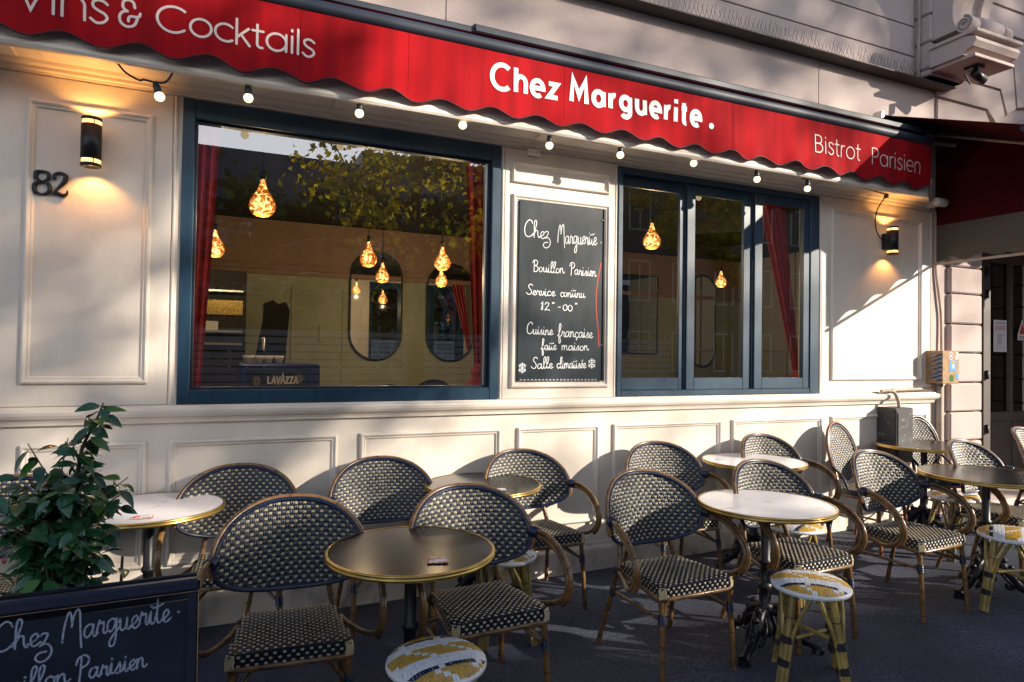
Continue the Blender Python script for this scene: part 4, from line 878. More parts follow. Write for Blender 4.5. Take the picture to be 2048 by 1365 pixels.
def side_chair(label):
    t = thing('bistro_side_chair', label, 'chair', (0, 0, 0), 0, 'upright oval-backed side chairs')
    def bp(u, v): return np.array([u, .185+.24*(v-.45)-.5*u*u, v])
    a, b, zc = .165, .215, .695
    ol = lambda th, s=1: (a*s*math.cos(th), zc+b*s*math.sin(th))
    fn = nrm(bp); m = MB()
    for sd in (1, -1):
        vs = []
        for rr in np.linspace(.001, 1, 5):
            for th in np.linspace(0, 2*math.pi, 41)[:-1]: p, n = fn(*ol(th, rr)); vs.append(p+n*.0005*sd)
        fs = [(i*40+j, i*40+(j+1) % 40, (i+1)*40+(j+1) % 40, (i+1)*40+j) for i in range(4) for j in range(40)]
        m.add(vs, fs if sd > 0 else [f[::-1] for f in fs], 'navyblack', True)
        weave(m, fn, -.168, .168, zc-b, zc+b, .0168, .0172, lambda u, v: (u/a)**2+((v-zc)/b)**2 < .95, .004, sd)
    bk = m.build('backrest', t)
    m = MB(); m.tube([bp(*ol(th)) for th in np.linspace(0, 2*math.pi, 65)[:-1]], .010, 'navy', 8, closed=True); m.build('braided_rim', bk)
    m = MB(); bamboo(m, [bp(*ol(th, 1.10)) for th in np.linspace(R(-50), R(230), 20)], .0125, 'bamboo_red', 8, .2); m.build('back_frame', t)
    m = MB(); sp = lambda u, v: np.array([u, v, .452-.25*u*u-.1*v*v]); fs_ = nrm(sp)
    ins = lambda u, v: (abs(u)/.205)**3.2+(abs(v)/.20)**3.2 < .96
    weave(m, fs_, -.2128, .2128, -.2048, .2048, .0152, .0158, ins, .0036, 1)
    oo = [(.205*math.copysign(abs(math.cos(q))**.62, math.cos(q)), .20*math.copysign(abs(math.sin(q))**.62, math.sin(q))) for q in np.linspace(0, 2*math.pi, 49)[:-1]]
    m.add([(x, y, .441) for x, y in oo], [tuple(range(48))], 'navyblack'); m.add([(x, y, z) for x, y in oo for z in (.40, .4409)], [(2*i, 2*((i+1) % 48), 2*((i+1) % 48)+1, 2*i+1) for i in range(48)], 'navy', True); m.build('seat', t)
    m = MB(); m.tube([(x*1.01, y*1.01, .395) for x, y in oo], .010, 'bamboo_red', 8, closed=True); m.build('seat_frame', t)
    for s in (-1, 1):
        m = MB(); bamboo(m, [(s*.165, -.165, .40), (s*.185, -.205, 0)], .0135, 'bamboo_red', 8, .15); m.build('leg', t)
        m = MB(); bamboo(m, [(s*.14, .20, .55), (s*.16, .17, .42), (s*.185, .235, 0)], .0135, 'bamboo_red', 8, .15); m.build('leg', t)
        m = MB(); m.tube([(s*.17, .195, .25), (s*.175, -.185, .25)], .008, 'bamboo_red', 8); m.build('stretcher', t)
        m = MB(); m.tube(cat([(s*.18, .20, .60), (s*.185, .10, .52), (s*.175, .05, .40)], 6), .010, 'navyblack', 8); m.build('back_brace', t)
    return t
SCH = side_chair('upright oval-backed chair with red-brown frame left of the far dark table')
SCH.location = (4.68, -.40, gz(4.68)); SCH.rotation_euler = (0, 0, R(6))
dup(SCH, (5.72, -.33, gz(5.72)), R(-8), 'upright oval-backed chair with red-brown frame behind the far dark table')
# tables
def table_parts(t, top, D):
    r_ = D/2; m = MB()
    m.disc(r_-.012, .745, top, n=64); m.lathe([(r_-.012, .745), (r_-.012, .725), (0, .725)], 'black', n=48); m.build('tabletop', t)
    m = MB(); m.lathe([(r_-.0125, .7464), (r_-.006, .7475), (r_-.001, .745), (r_, .741), (r_-.002, .7365), (r_-.005, .7355), (r_-.002, .7345), (r_, .730), (r_-.001, .7245), (r_-.005, .7215), (r_-.011, .7205), (r_-.0125, .724)], 'brass', n=72); m.build('brass_rim', t)
    m = MB(); m.lathe([(0, .7245), (.075, .7245), (.08, .718), (.03, .705), (.024, .69), (.024, .46), (.030, .455), (.033, .445), (.030, .435), (.024, .43), (.024, .34), (.034, .335), (.036, .32), (.034, .305), (.030, .30), (.030, .24), (.040, .232), (.044, .215), (.040, .198), (.034, .19), (.042, .15), (.055, .12), (.06, .09), (.04, .07), (0, .07)], 'black', n=24); m.build('column', t)
    for q in range(3):
        a = 2*math.pi*q/3+.5; c, s = math.cos(a), math.sin(a); m = MB()
        pts = cat([(.03, .20), (.075, .185), (.12, .13), (.17, .07), (.225, .045), (.262, .022)], 6); rr = np.interp(np.linspace(0, 1, len(pts)), [0, .3, .6, .85, 1], [.026, .034, .024, .020, .028])
        m.tube([(p*c, p*s, z) for p, z in pts], rr, 'iron', 10)
        for p, z, r2 in ((.09, .215, .018), (.125, .175, .020), (.16, .115, .015), (.205, .08, .012)): m.lathe([(r2*math.sin(w_), r2*math.cos(w_)) for w_ in np.linspace(0.01, math.pi, 7)], 'iron', (p*c, p*s, z), 10)
        for sd in (-1, 1): m.tube(cat([(p*c-sd*w2*s, p*s+sd*w2*c, z) for p, w2, z in ((.05, .02, .17), (.10, .045, .12), (.14, .035, .07), (.12, .02, .05), (.10, .03, .065))], 5), .009, 'iron', 6)
        m.tube([(.255*c, .255*s, .0), (.262*c, .262*s, .03)], [.032, .026], 'iron', 10); m.build('leg', t)
def table(x, y, top, D, label, rz=0):
    t = thing('bistro_table', label, 'table', (x, y, gz(x)), R(rz), 'round brass-rimmed bistro tables'); table_parts(t, top, D); return t
T0 = table(-.312, -.357, 'marble', .677, 'round white marble table by the wall behind the camellia', 10)
T4 = table(.689, -1.463, 'darktop', .658, 'round dark brass-rimmed table in front, between two armchairs, red card on it', 35)
T1 = table(1.415, -.375, 'darktop', .690, 'round table by the wall reflecting the cream panels in its dark top', 0)
T5 = table(2.586, -1.404, 'marble', .683, 'large sunlit white marble table in the front row', 55)
T2 = table(3.49, -.393, 'marble', .711, 'white marble table by the wall under the right window', 20)
T3 = table(5.366, -.378, 'darktop', .733, 'dark brass-rimmed table by the wall in front of the grey metal box', 0)
T6 = table(4.46, -1.385, 'darktop', .75, 'dark brass-rimmed table in the front row at right, cut by the edge', 30)
def card(x, y, rz, k, lab, w_=.085, d_=.05):
    m = MB(); m.box(-w_/2, w_/2, -d_/2, d_/2, 0, .003, k, .0006); o = m.build('coaster_card'); o.location = (x, y, .7486+gz(x)); o.rotation_euler = (0, 0, R(rz)); tag(o, lab, 'card')
    if k == 'card_red':
        m = MB(); m.add([(-.012, -d_/2+.008, .0033), (w_/2-.006, -d_/2+.008, .0033), (w_/2-.006, d_/2-.010, .0033), (-.012, d_/2-.010, .0033)], [(0, 1, 2, 3)], 'card_white'); m.build('printed_field', o)
card(-.315, -.585, -6, 'card_red', 'red and white card on the marble table behind the camellia'); card(.735, -1.66, -16, 'card_red', 'small red and white card on the front dark table', .075)
card(1.43, -.585, -10, 'card_white', 'pale card on the dark table by the wall', .075); card(3.43, -.60, -10, 'card_white', 'pale card on the white marble table by the wall', .07)
# stools
def stool(label):
    t = thing('woven_stool', label, 'stool', (0, 0, 0), 0, 'round yellow and white woven stools')
    RS = .168; m = MB()
    def sp(u, v): 
        r_ = math.hypot(u, v)
        if r_ > RS+.004: u, v = u*(RS+.004)/r_, v*(RS+.004)/r_
        q = min(1, (u*u+v*v)/RS**2); return np.array([u, v, .475-.016*q-.016*q**4])
    fn = nrm(sp); seq = list('yyynwwwyyyywwwnyyy')
    dv = 2*RS/18
    def pick(i, j, h):
        c = seq[j % 18]
        if c == 'y': return 'white_weave' if (not h and (i+j) % 6 == 1) else 'yellow_weave'
        if c == 'n': return 'navy' if h or i % 3 else 'white_weave'
        return 'white_weave'
    vs = []
    for rr in np.linspace(.001, RS, 8):
        for th in np.linspace(0, 2*math.pi, 49)[:-1]: vs.append(sp(rr*math.cos(th), rr*math.sin(th))-np.array([0, 0, .003]))
    m.add(vs, [(i*48+j, (i+1)*48+j, (i+1)*48+(j+1) % 48, i*48+(j+1) % 48) for i in range(7) for j in range(48)], 'white_weave', True)
    weave(m, fn, -RS-.002, RS+.002, -RS, RS, .0225, dv, lambda u, v: u*u+v*v < (RS+.006)**2, .0030, 1, pick=pick)
    seat = m.build('seat', t)
    m = MB(); m.lathe([(RS-.002, .444), (RS+.006, .440), (RS+.008, .430), (RS+.004, .421), (RS-.01, .418), (.0, .418)], 'white_weave', n=48); m.build('seat_rim', seat)
    for q in range(4):
        a = math.pi/4+q*math.pi/2; c, s = math.cos(a), math.sin(a); m = MB()
        p0 = np.array([.115*c, .115*s, .42]); p1 = np.array([.195*c, .195*s, 0]); tang = np.array([-s, c, 0])
        bamboo(m, [p0, p1], .0165, 'yellow_bamboo', 10, .19)
        for sd in (-1, 1): m.tube(cat([p0+tang*sd*.085+np.array([-.02*c, -.02*s, 0]), p0*.72+p1*.28+tang*sd*.045, p0*.50+p1*.50+tang*sd*.024, p0*.42+p1*.58+tang*sd*.023, p1+tang*sd*.021], 5), .0088, 'yellow_bamboo', 8)
        lg = m.build('leg', t)
        for f in (.50, .74): m = MB(); c_ = p0*(1-f)+p1*f; wrap(m, c_, p1-p0, .029, .030, 'navyblack', 5); m.build('leg_wrap', lg)
    for q in range(2):
        a = math.pi/4+q*math.pi/2; c, s = math.cos(a), math.sin(a); z = .205+.02*q
        m = MB(); m.tube([(.155*c, .155*s, z), (-.155*c, -.155*s, z)], .0095, 'yellow_bamboo', 8)
        for sd in (1, -1): wrap(m, (sd*.125*c, sd*.125*s, z), (c, s, 0), .0135, .035, 'navyblack', 4)
        m.build('stretcher', t)
    return t
ST = stool('yellow and white woven stool in front of the dark table, cut by the bottom edge')
ST.location = (.702, -1.768, 0); ST.rotation_euler = (0, 0, R(6))
for x, y, a, lab in ((1.40, -.74, -10, 'yellow and white woven stool half hidden behind the armchair at the front dark table'), (2.545, -1.725, -42, 'yellow and white woven stool standing in front of the sunlit marble table'),
                     (4.31, -1.62, 30, 'yellow and white woven stool at the right edge below the dark table'), (5.04, -.83, -20, 'yellow and white woven stool far right, behind the dark table pole'), (3.29, -.93, 10, 'yellow and white woven stool under the white back table')):
    dup(ST, (x, y, gz(x)), R(a), lab)
# A-board in the left foreground
ab = thing('a_board', 'black pavement chalkboard with navy frame and chalk writing in the left foreground', 'chalkboard', (-.37, -2.30, 0), R(2.5))
TL = R(9)
def tl(x, y, z): return (x, y*math.cos(TL)+z*math.sin(TL), z*math.cos(TL)-y*math.sin(TL))
def tilted(mb): mb.v = [tl(*p) for p in mb.v]; return mb
BW, BH = .330, .952
m = MB(); m.box(-BW+.022, BW-.022, -.006, .006, .12, BH-.05, 'blackboard'); tilted(m).build('board', ab)
m = MB()
for x0, x1 in ((-BW, -BW+.022), (BW-.022, BW)): m.box(x0, x1, -.014, .016, 0, BH-.0305, 'blackboard', .003)
m.box(-BW-.004, BW+.004, -.020, .022, BH-.03, BH, 'navypaint', .006); m.box(-BW+.0305, BW-.0305, -.012, .014, .10, .13, 'navypaint', .003)
fr_ = tilted(m).build('frame', ab)
m = MB(); m.box(BW+.0003, BW+.0022, -.0155, -.011, .3, BH-.031, 'rawwood'); m.box(BW+.0042, BW+.0058, -.021, -.012, BH-.029, BH-.004, 'rawwood'); m.box(-BW, BW, -.0208, -.0196, BH-.0302, BH-.0290, 'rawwood'); tilted(m).build('worn_edge', fr_)
m = MB(); m.box(-BW, BW, -.002, .012, .0, BH-.06, 'blackboard', .003); m.v = [(p[0], p[1]*math.cos(-TL)+(p[2]-BH)*math.sin(-TL)+.33, p[2]) for p in m.v]; m.build('rear_leaf', ab)
def onab(u, v, l): return tl(u, -.0066-l, v)
for s_, x0, x1, z, h, sl in (('Chez', -.080, .032, .846, .062, .0), ('Marguerite', .050, .270, .848, .066, .05), ('.', .283, .295, .875, .05, 0), ('Bouillon', -.10, .068, .754, .046, .03), ('Parisien', .082, .222, .757, .052, .04), ('Service', -.10, .05, .67, .05, .03), ('continu', .075, .22, .675, .05, .03)):
    m = MB(); text(m, HAND, s_, x0, x1, z, h, .0042, onab, 'chalk_dull', slope=sl, track=-.02, wob=.03); m.build('chalk_writing', ab)
# ------------------------------------------------------------------ camellia in a pot behind the A-board
pl = thing('potted_camellia', 'bushy dark green camellia rising behind the black chalkboard at left', 'plant', (-.435, -1.72, .03))
m = MB(); m.lathe([(0, 0), (.13, 0), (.135, .02), (.175, .34), (.19, .345), (.195, .40), (.175, .405), (.165, .36), (0, .36)], 'terracotta', n=32); o_ = m.build('pot', pl); o_.location = (0, 0, -.03)
m = MB(); m.lathe([(.166, .362), (0, .372)], 'bark', n=24); m.build('soil', pl)
stems = MB(); lf = MB(); rng = random.Random(11)
def camleaf(p, d, L, up, k):
    """pointed glossy leaf, folded along its midrib and curving down"""
    d = Vector(d).normalized(); up = Vector(up); sd = d.cross(up); sd = sd.normalized() if sd.length > 1e-4 else Vector((1, 0, 0)); n = sd.cross(d).normalized()
    W = L*rng.uniform(.44, .56); vs = []; fs = []; T = [0, .16, .36, .58, .8, 1]; wd = [.05, .72, 1, .88, .5, .0]; curl = rng.uniform(.1, .35)
    for t, w2 in zip(T, wd):
        c = Vector(p)+d*(L*t)-n*(L*curl*t*t)
        for s_ in (-1, 0, 1): vs.append(c+sd*(s_*W/2*w2)+n*(abs(s_)*W*.13*w2))
    for i in range(5):
        for j in range(2): fs.append((i*3+j, i*3+j+1, i*3+j+4, i*3+j+3))
    lf.add(vs, fs, k, True)
def branch(pts, r0, r1, leaves, spread=1.0, l0=.25):
    P = cat(pts, 7); stems.tube(P, np.linspace(r0, r1, len(P)), 'bark', 6)
    for i in range(leaves):
        t = l0+(1-l0)*(i+rng.random())/leaves; q = P[min(int(t*(len(P)-1)), len(P)-1)]
        a = rng.uniform(0, 2*math.pi); d = Vector((math.cos(a), math.sin(a), rng.uniform(-.95, .25)))
        st_ = Vector(q)+d*rng.uniform(.004, .03)*spread
        camleaf(st_, d, rng.uniform(.046, .074), (d.x*.9+rng.uniform(-.5, .5), d.y*.9-.35+rng.uniform(-.5, .5), rng.uniform(.45, 1)), 'leaf_new' if rng.random() < .10 else 'leaf')
# main leader up to the tall tip, then side shoots
lead = [(.02, .0, .36), (.025, .0, .62), (.03, -.01, .85), (.03, -.02, 1.02), (.06, -.02, 1.14), (.07, -.03, 1.20), (.10, -.03, 1.27), (.115, -.03, 1.315)]
branch(lead, .011, .0028, 0)
branch([(.06, -.02, 1.14), (.07, -.03, 1.20), (.10, -.03, 1.27), (.118, -.03, 1.325)], .003, .002, 26, .5, .25)
branch([(.05, -.02, 1.06), (.06, -.03, 1.15), (.045, -.03, 1.20)], .003, .0015, 16, .6, .05)
for p in ([(.06, -.02, 1.15), (.045, -.03, 1.21)], [(.055, -.02, 1.16), (.075, -.03, 1.20)], [(.05, -.02, 1.16), (.025, -.02, 1.215)]): stems.tube(p, .0016, 'bark', 4)
for i in range(92):
    z0 = .42+.64*(i/92)**.6; a = rng.uniform(0, 2*math.pi); ln0 = rng.uniform(.06, .21)*(1.0 if z0 < .9 else .85)
    base = Vector((.025+rng.uniform(-.02, .02), 0, z0)); dz = rng.uniform(.02, .16)
    e = base+Vector((math.cos(a)*ln0, math.sin(a)*ln0*.8, dz)); mid = (base+e)/2+Vector((0, 0, rng.uniform(-.02, .03)))
    branch([base, mid, e], .0034, .0014, 11, .8, .2)
branch([(.02, 0, .90), (-.12, -.03, 1.0), (-.22, -.06, 1.06), (-.30, -.08, 1.06)], .004, .0016, 12, .7, .45)
branch([(.02, 0, .95), (.12, -.02, 1.02), (.185, -.03, 1.07)], .004, .0016, 10, .7, .4)
branch([(.02, 0, .55), (-.18, -.02, .70), (-.34, -.05, .80)], .005, .002, 7, 1, .3)
for b in ([(-.03, .02, .36), (-.05, .02, .7), (-.06, .01, .95)], [(.10, .01, .36), (.16, .02, .62), (.17, .02, .86)], [(-.1, .03, .36), (-.16, .04, .62), (-.15, .04, .9)]): branch(b, .009, .004, 14, 1.2, .5)
for i in range(14): 
    c = (rng.uniform(-.2, .2), rng.uniform(-.15, .1), rng.uniform(.6, 1.05)); stems.lathe([(.006*math.sin(a), .009*math.cos(a)) for a in np.linspace(0.01, 3.1, 6)], 'clayred', c, 8)
stems.build('stems', pl); lf.build('leaves', pl)

# ------------------------------------------------------------------ inside the bistro
def curtain(label, y, tl_, tr, bl, br, z0, z1, tie=None):
    t = thing('curtain', label, 'curtain', (0, 0, 0)); m = MB()
    def fn(u, v, s=0):
        x = (tl_+(tr-tl_)*u)*v+(bl+(br-bl)*u)*(1-v); k = 1-.35*(1-v)
        return (x, y+.022*k*math.sin(u*math.pi*7+v*.6)+s, z0+(z1-z0)*v)
    m.sheet(lambda u, v: fn(u, v), 60, 14, 'curtain'); m.sheet(lambda u, v: fn(1-u, v, .006), 60, 14, 'curtain'); m.build('cloth', t)
    if tie:
        cx, cz = tie; m = MB(); m.lathe([(.02, .10), (.045, .07), (.06, .04), (.045, .015), (.07, -.02), (.10, -.06), (.11, -.09)], 'curtain', (cx, y, cz), 24); m.build('gathered_hem', t)
curtain('crimson curtain at the left edge of the left window', .26, -.21, -.03, -.22, -.12, 1.26, 3.0)
curtain('crimson curtain gathered and tied at the right edge of the left window', .26, 1.49, 1.72, 1.59, 1.665, 1.40, 3.1, (1.62, 1.34))
curtain('dark crimson curtain slanting across the rightmost pane of the right window', .30, 4.18, 4.46, 4.64, 4.70, 1.33, 3.0, (4.67, 1.30))
def pendant(x, y, z, s, label):
    t = thing('pendant_lamp', label, 'lamp', (x, y, z), random.random()*6, 'amber glass pendant lamps inside'); m = MB()
    m.tube([(0, 0, .17*s), (0, 0, 3.1-z)], .004, 'amber_cord', 6); m.build('cord', t)
    m = MB(); m.lathe([(0, .185*s), (.016*s, .18*s), (.019*s, .17*s), (.019*s, .125*s), (0, .125*s)], 'black', n=16); m.build('socket', t)
    m = MB(); prof = cat([(.014, .135), (.018, .105), (.030, .065), (.058, .020), (.078, -.025), (.076, -.062), (.052, -.096), (.018, -.108), (.001, -.109)], 4)
    n = 24; vs = []
    for i, (r_, zz) in enumerate(prof):
        for j in range(n):
            a = 2*math.pi*j/n; rr = r_*s*(1+.055*math.sin(j*5.3+i*1.1)*math.sin(i*.9+j*2.1)); vs.append((rr*math.cos(a), rr*math.sin(a), zz*s))
    m.add(vs, [(i*n+j, i*n+(j+1) % n, (i+1)*n+(j+1) % n, (i+1)*n+j) for i in range(len(prof)-1) for j in range(n)], 'amber', True); m.build('glass_bulb', t)
    l_ = bpy.data.lights.new('pendant_light', 'POINT'); l_.energy = 6.5; l_.color = (1, .72, .42); l_.shadow_soft_size = 0.001
    o = bpy.data.objects.new('pendant_light', l_); COL.objects.link(o); o.parent = t; o.location = (0, 0, -.16*s)
for a in ((.213, .6, 2.50, 1.05, 'largest amber pendant bulb, upper left of the left window'), (-.082, 1.8, 2.356, .95, 'amber pendant bulb beside the left curtain'), (1.153, 1.8, 2.36, .95, 'amber pendant bulb hanging just left of the oval mirror'),
          (1.835, 1.8, 2.372, .95, 'amber pendant bulb above another near the right curtain'), (1.546, 3.0, 2.35, .92, 'small amber pendant bulb in front of the oval mirror'), (2.209, 3.0, 2.335, .88, 'small amber pendant bulb below another near the right curtain'),
          (2.08, 1.5, 2.60, .95, 'amber pendant bulb mostly hidden by the right curtain'), (3.45, .8, 2.56, 1.0, 'large amber pendant bulb in the first pane of the right window'), (6.19, 3.0, 2.557, .95, 'small amber pendant bulb in the middle pane of the right window')): pendant(*a)
def pill(cx, cz, hw, hh, n=16):
    r_ = hw; return [(cx+r_*math.cos(a), cz+(hh-r_)+r_*math.sin(a)) for a in np.linspace(0, math.pi, n)]+[(cx+r_*math.cos(a), cz-(hh-r_)+r_*math.sin(a)) for a in np.linspace(math.pi, 2*math.pi, n)]
def mirror(label, poly, y=4.48):
    t = thing('wall_mirror', label, 'mirror', (0, 0, 0)); m = MB(); m.prism(poly, y-.012, y, 'mirror', 'xz'); m.build('glass', t)
    m = MB(); m.tube([(a, y-.008, b) for a, b in poly], .014, 'black', 6, closed=True); m.build('frame', t)
mirror('tall oval mirror in the left window showing the bright street', pill(1.797, 2.10, .335, .70)); mirror('tall oval mirror half behind the right curtain of the left window', pill(2.81, 2.05, .335, .655))
mirror('dark rectangular mirror behind the first pane of the right window', [(5.45, 1.54), (6.22, 1.54), (6.22, 2.75), (5.45, 2.75)]); mirror('arched mirror behind the middle pane of the right window', pill(7.12, 2.08, .26, .74))
# coffee machine with cups
cm = thing('coffee_machine', 'deep blue coffee machine with white lettering on the window counter', 'coffee machine', (.365, .92, .85))
m = MB(); m.box(-.265, .265, -.10, .34, .0, .565, 'coffeeblue', .012); m.build('casing', cm)
m = MB(); m.box(-.215, .175, -.106, -.1005, .28, .53, 'slate', .004); m.build('front_panel', cm)
def oncm(u, v, l): return (u, -.1066-l, v)
m = MB(); BLK = {'L': ([ln((.08, 1), (.08, .08), (.5, .08))], .55), 'A': ([ln((.04, 0), (.32, 1), (.60, 0)), ln((.16, .3), (.48, .3))], .64), 'V': ([ln((.02, 1), (.30, .0), (.58, 1))], .6), 'Z': ([ln((.04, .92), (.5, .92), (.06, .08), (.54, .08))], .58), ' ': ([], .3)}
x = -.085
for ch, hh in (('L', .05), ('A', .05), ('V', .05), ('A', .072), ('Z', .05), ('Z', .05), ('A', .05)):
    g_, a_ = BLK[ch]; sc_ = .043
    for i, s_ in enumerate(g_): ribbon(m, np.stack([x+s_[:, 0]*sc_, .43+s_[:, 1]*hh], 1), .0105, lambda u, v, q=i: oncm(u, v, .0004*q), 'letter', False)
    x += a_*sc_+.003
for i in range(18): ribbon(m, ln((-.06+.0068*i, .405), (-.0565+.0068*i, .405)), .006, lambda u, v: oncm(u, v, 0), 'letter')
for cx, cz in ((-.155, .45), (.125, .465)):
    for q in range(8):
        a = q*math.pi/4; ribbon(m, el(cx+.016*math.cos(a), cz+.02*math.sin(a), .008, .010, 10)+[(cx+.016*math.cos(a)+.008, cz+.02*math.sin(a))], .0028, lambda u, v, qq=q: oncm(u, v, .0002*(qq % 3)), 'straw')
m.build('lettering', cm)
m = MB(); m.box(-.6, 1.2, .6, 1.4, .78, .845, 'roomdark', .01); m.box(-.55, 1.15, .7, 1.35, 0, .78, 'roomdark'); tag(m.build('bar_counter'), 'dark bar counter carrying the coffee machine behind the left window', 'counter')
for i in range(8):
    cx = .16+.07*(i % 4)+random.uniform(-.006, .006); cy = 1.0+.09*(i//4)
    m = MB(); m.lathe([(.014, .0), (.018, .004), (.030, .035), (.034, .055), (.031, .055), (.027, .03), (.014, .008), (0, .008)], 'porcelain', n=16); c_ = m.build('cup'); c_.location = (cx, cy, 1.4166); tag(c_, 'small upturned glass cup on top of the blue coffee machine', 'cup', 'cups on the coffee machine')
cab = thing('back_bar_shelf', 'dark back bar shelf with a gold mosaic strip at the left of the left window', 'shelf', (-.25, 2.3, 0))
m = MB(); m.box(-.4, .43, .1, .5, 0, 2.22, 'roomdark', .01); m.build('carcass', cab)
m = MB(); m.box(-.38, .40, .085, .0995, 1.82, 1.95, 'gold'); m.build('mosaic_strip', cab)
for z in (2.02, 1.66, 1.55): 
    m = MB(); m.box(-.38, .40, .03, .0995, z, z+.02, 'steel', .002); m.build('shelf_board', cab)
m = MB(); m.box(-.38, .2, .06, .0995, 1.68, 1.76, 'roompale', .004); m.build('pale_tray', cab)
bt = thing('tap_tower', 'dark draught tap tower silhouetted behind the coffee machine', 'tap', (.33, 1.6, .85))
m = MB(); m.prism([(-.13, 0), (.10, 0), (.12, .55), (.15, .98), (.12, 1.05), (.06, 1.03), (.02, 1.06), (-.05, 1.03), (-.05, .9), (-.10, .6)], -.06, .06, 'roomdark', 'xz'); m.build('tower', bt)
m = MB(); m.tube([(-.05, -.07, .75), (-.05, -.16, .75), (-.05, -.17, .66)], .012, 'steel', 8); m.build('tap', bt)
for x, y, lab in ((1.28, 1.3, 'dark rounded chair back just above the sill of the left window'), (1.95, 2.2, 'dark rounded chair back near the right curtain of the left window')):
    t = thing('dining_chair', lab, 'chair', (x, y, 0)); m = MB(); m.prism([(-.2, .75)]+[(.2*math.cos(a), 1.08+.16*math.sin(a)) for a in np.linspace(math.pi, 0, 14)]+[(.2, .75)], .16, .2, 'navyblack', 'xz'); m.build('backrest', t)
    m = MB(); m.box(-.2, .2, -.2, .2, .43, .47, 'navyblack', .01); m.build('seat', t)
    for a in (-1, 1):
        for b in (-1, 1): m = MB(); m.tube([(.17*a, .17*b, .43), (.19*a, .19*b, 0)], .014, 'black', 8); m.build('leg', t)
    for a in (-1, 1): m = MB(); m.tube([(.16*a, .18, .47), (.17*a, .18, .78)], .012, 'black', 8); m.build('back_post', t)

# ------------------------------------------------------------------ the other side of the street (seen mirrored in the panes, shading the front)
def tree(name, label, x, y, H, Hc, crown, nb, nleaf, leafsize, k, seed, r0=.17, cb=.35, grp='street trees'):
    """trunk, limbs, twigs and leaf clumps placed round the twig ends"""
    rg = random.Random(seed); t = thing(name, label, 'tree', (x, y, 0), 0, grp); m = MB()
    tr = cat([(0, 0, -.05), (.05, .02, Hc*.5), (-.04, .05, Hc), (.05, .0, H*.75), (0, 0, H*.95)], 6)
    m.tube(tr, np.interp(np.linspace(0, 1, len(tr)), [0, .05, .45, 1], [r0*1.35, r0, r0*.75, .03]), 'bark', 12); ends = []
    for i in range(nb):
        z = Hc*.85+(H*.92-Hc*.85)*(i+.5)/nb; a = i*2.4+rg.uniform(-.4, .4); f = (z-Hc*.85)/(H-Hc*.85)
        L = crown*math.sqrt(max(.1, 1-(2*f-.75)**2/1.9))*rg.uniform(.7, 1.05); rise = rg.uniform(.05, .45)*L
        i0 = min(range(len(tr)), key=lambda q: abs(tr[q][2]-z)); b = tr[i0]; e = np.array([b[0]+L*math.cos(a), b[1]+L*math.sin(a), z+rise]); md = (b+e)/2+np.array([rg.uniform(-.2, .2), rg.uniform(-.2, .2), rise*.25])
        P = cat([b, md, e], 6); m.tube(P, np.linspace(r0*.36*(1-f*.5), .012, len(P)), 'bark', 6)
        for j in range(7):
            s = rg.uniform(.3, 1); c = P[int(s*(len(P)-1))]; q = c+np.array([rg.uniform(-1, 1), rg.uniform(-1, 1), rg.uniform(-.55, .75)])*crown*.32
            m.tube([c, (c+q)/2+np.array([0, 0, .06]), q], [.016, .011, .005], 'bark', 5); ends.append(q)
    m.build('trunk', t); lm = MB()
    for i in range(nleaf):
        c = np.array(rg.choice(ends)); p = c+np.array([rg.gauss(0, .34), rg.gauss(0, .34), rg.gauss(0, .26)])*crown*.30
        d = Vector((rg.uniform(-1, 1), rg.uniform(-1, 1), rg.uniform(-.9, .4))).normalized(); u = d.cross(Vector((rg.uniform(-1, 1), rg.uniform(-1, 1), rg.uniform(-1, 1)))).normalized(); n = d.cross(u); s = leafsize*rg.uniform(.6, 1.25); c = Vector(p)
        pts = [(0, 0), (.32, .16), (.52, .55), (.25, .55), (.0, 1.0), (-.25, .55), (-.52, .55), (-.32, .16)]
        lm.add([c+u*(a*s)+d*(b*s)+n*(abs(a)*s*.25) for a, b in pts], [(0, 1, 2, 3), (0, 3, 4, 5), (0, 5, 6, 7)], k)
    lm.build('crown', t); return t
tree('plane_tree', 'plane tree with yellowing leaves mirrored in the left window', 3.3, -8.0, 8.2, 3.9, 2.7, 20, 3400, .15, 'planeleaf', 3)
tree('plane_tree', 'bare-limbed plane tree mirrored at the left edge of the left window', -3.4, -8.2, 9.0, 4.6, 2.5, 13, 800, .15, 'planeleaf', 5)
tree('plane_tree', 'tall plane tree across the street whose crown dims the left of the front', 16.2, -15.8, 14.2, 6.4, 2.3, 26, 16000, .17, 'planeleaf', 9)
tree('plane_tree', 'small plane tree added across the street to shade the front tables', 18.0, -15.8, 9.4, 5.2, 1.05, 18, 5200, .16, 'planeleaf', 31, .08)  # unseen tree, added with its crown where it shades the front tables
tree('plane_tree', 'very tall plane tree across the street that dapples the upper wall', 26.4, -15.8, 21.5, 15.4, 7.0, 40, 30000, .18, 'planeleaf', 14, .2)
tree('evergreen_tree', 'dark evergreen mirrored low behind the plane trees', 1.6, -14.0, 5.4, 1.6, 2.7, 18, 3600, .26, 'darkleaf', 21, .12)
tree('evergreen_tree', 'dark evergreen mirrored at the right side of the left window', 6.4, -14.2, 5.8, 1.6, 2.9, 18, 3600, .26, 'darkleaf', 22, .12)
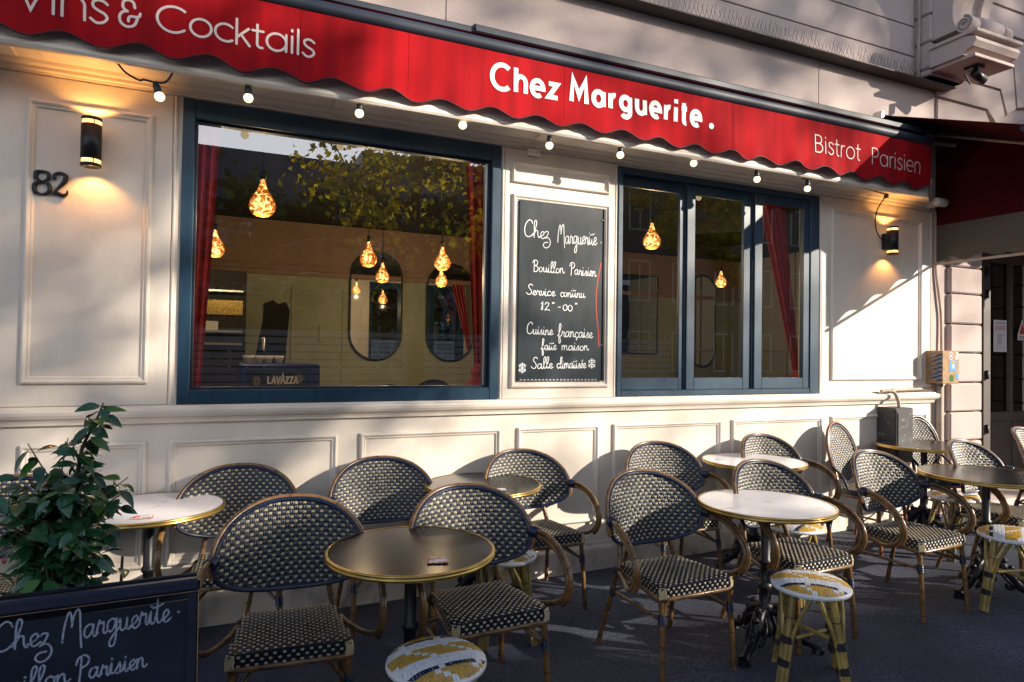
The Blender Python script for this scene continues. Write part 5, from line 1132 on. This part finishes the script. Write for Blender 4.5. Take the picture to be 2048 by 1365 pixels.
def house(label, x0, x1, y, eave, ridge, nx, floors):
    t = thing('opposite_house', label, 'building', ((x0+x1)/2, y, 0)); W = (x1-x0)/2
    m = MB(); m.box(-W, W, -8, 0, 0, eave, 'facade_far'); m.box(-W-.1, W+.1, -.2, .18, eave-.25, eave, 'facade_far', .03); m.box(-W, W, -.1, .08, eave/floors, eave/floors+.2, 'facade_far', .02); m.build('wall', t)
    m = MB(); m.prism([(.05, eave+.01), (-.9, ridge), (-7.2, ridge), (-8, eave+.01)], -W, W, 'roofblue', 'yz'); m.build('roof', t)
    for i in range(max(1, nx//3)):
        m = MB(); cx = -W+2*W*(i+.35)/max(1, nx//3); m.box(cx-.45, cx+.45, -2.6, -1.6, ridge-.5, ridge+(1.5 if x0 < 10 else .4), 'stone', .03); m.build('chimney', t)
    for f in range(floors):
        for i in range(nx):
            cx = -W+2*W*(i+.5)/nx; z0 = f*eave/floors+.75; z1 = (f+1)*eave/floors-.55; w_ = min(.6, W/nx*.5)
            m = MB(); frame_boxes(m, cx-w_, cx+w_, z0, z1, -.02, .05, .09, .09, .09, .09, 'plastic', .01); m.box(cx-.03, cx+.03, -.02, .045, z0+.09, z1-.09, 'plastic'); wn = m.build('window', t)
            m = MB(); m.add([(cx-w_+.09, .012, z0+.09), (cx+w_-.09, .012, z0+.09), (cx+w_-.09, .012, z1-.09), (cx-w_+.09, .012, z1-.09)], [(0, 1, 2, 3)], 'darkglass'); m.build('pane', wn)
house('low grey house with blue zinc roof mirrored in the left window', -16, 4.6, -20, 6.4, 8.6, 8, 2)
house('grey house with blue zinc roof across the street, mirrored at right', 4.7, 15.5, -20.2, 7.2, 9.2, 5, 2)
house('taller grey house across the street to the right', 15.6, 44, -20, 9.4, 11.3, 12, 3)
fn_ = thing('slatted_fence', 'pale slatted fence across the road, mirrored as stripes low in the window', 'fence', (5.0, -9.6, -.13))
for i in range(13):
    m = MB(); m.box(-5.5, 5.5, -.012, .012, .12+.15*i, .12+.15*i+.115, 'fencegrey', .004); m.build('slat', fn_)
for i in range(6):
    m = MB(); m.box(-5.5+2.2*i-.05*(i > 0), -5.4+2.2*i-.05*(i > 0), -.09, -.0125, 0, 2.12, 'anthracite', .005); m.build('post', fn_)
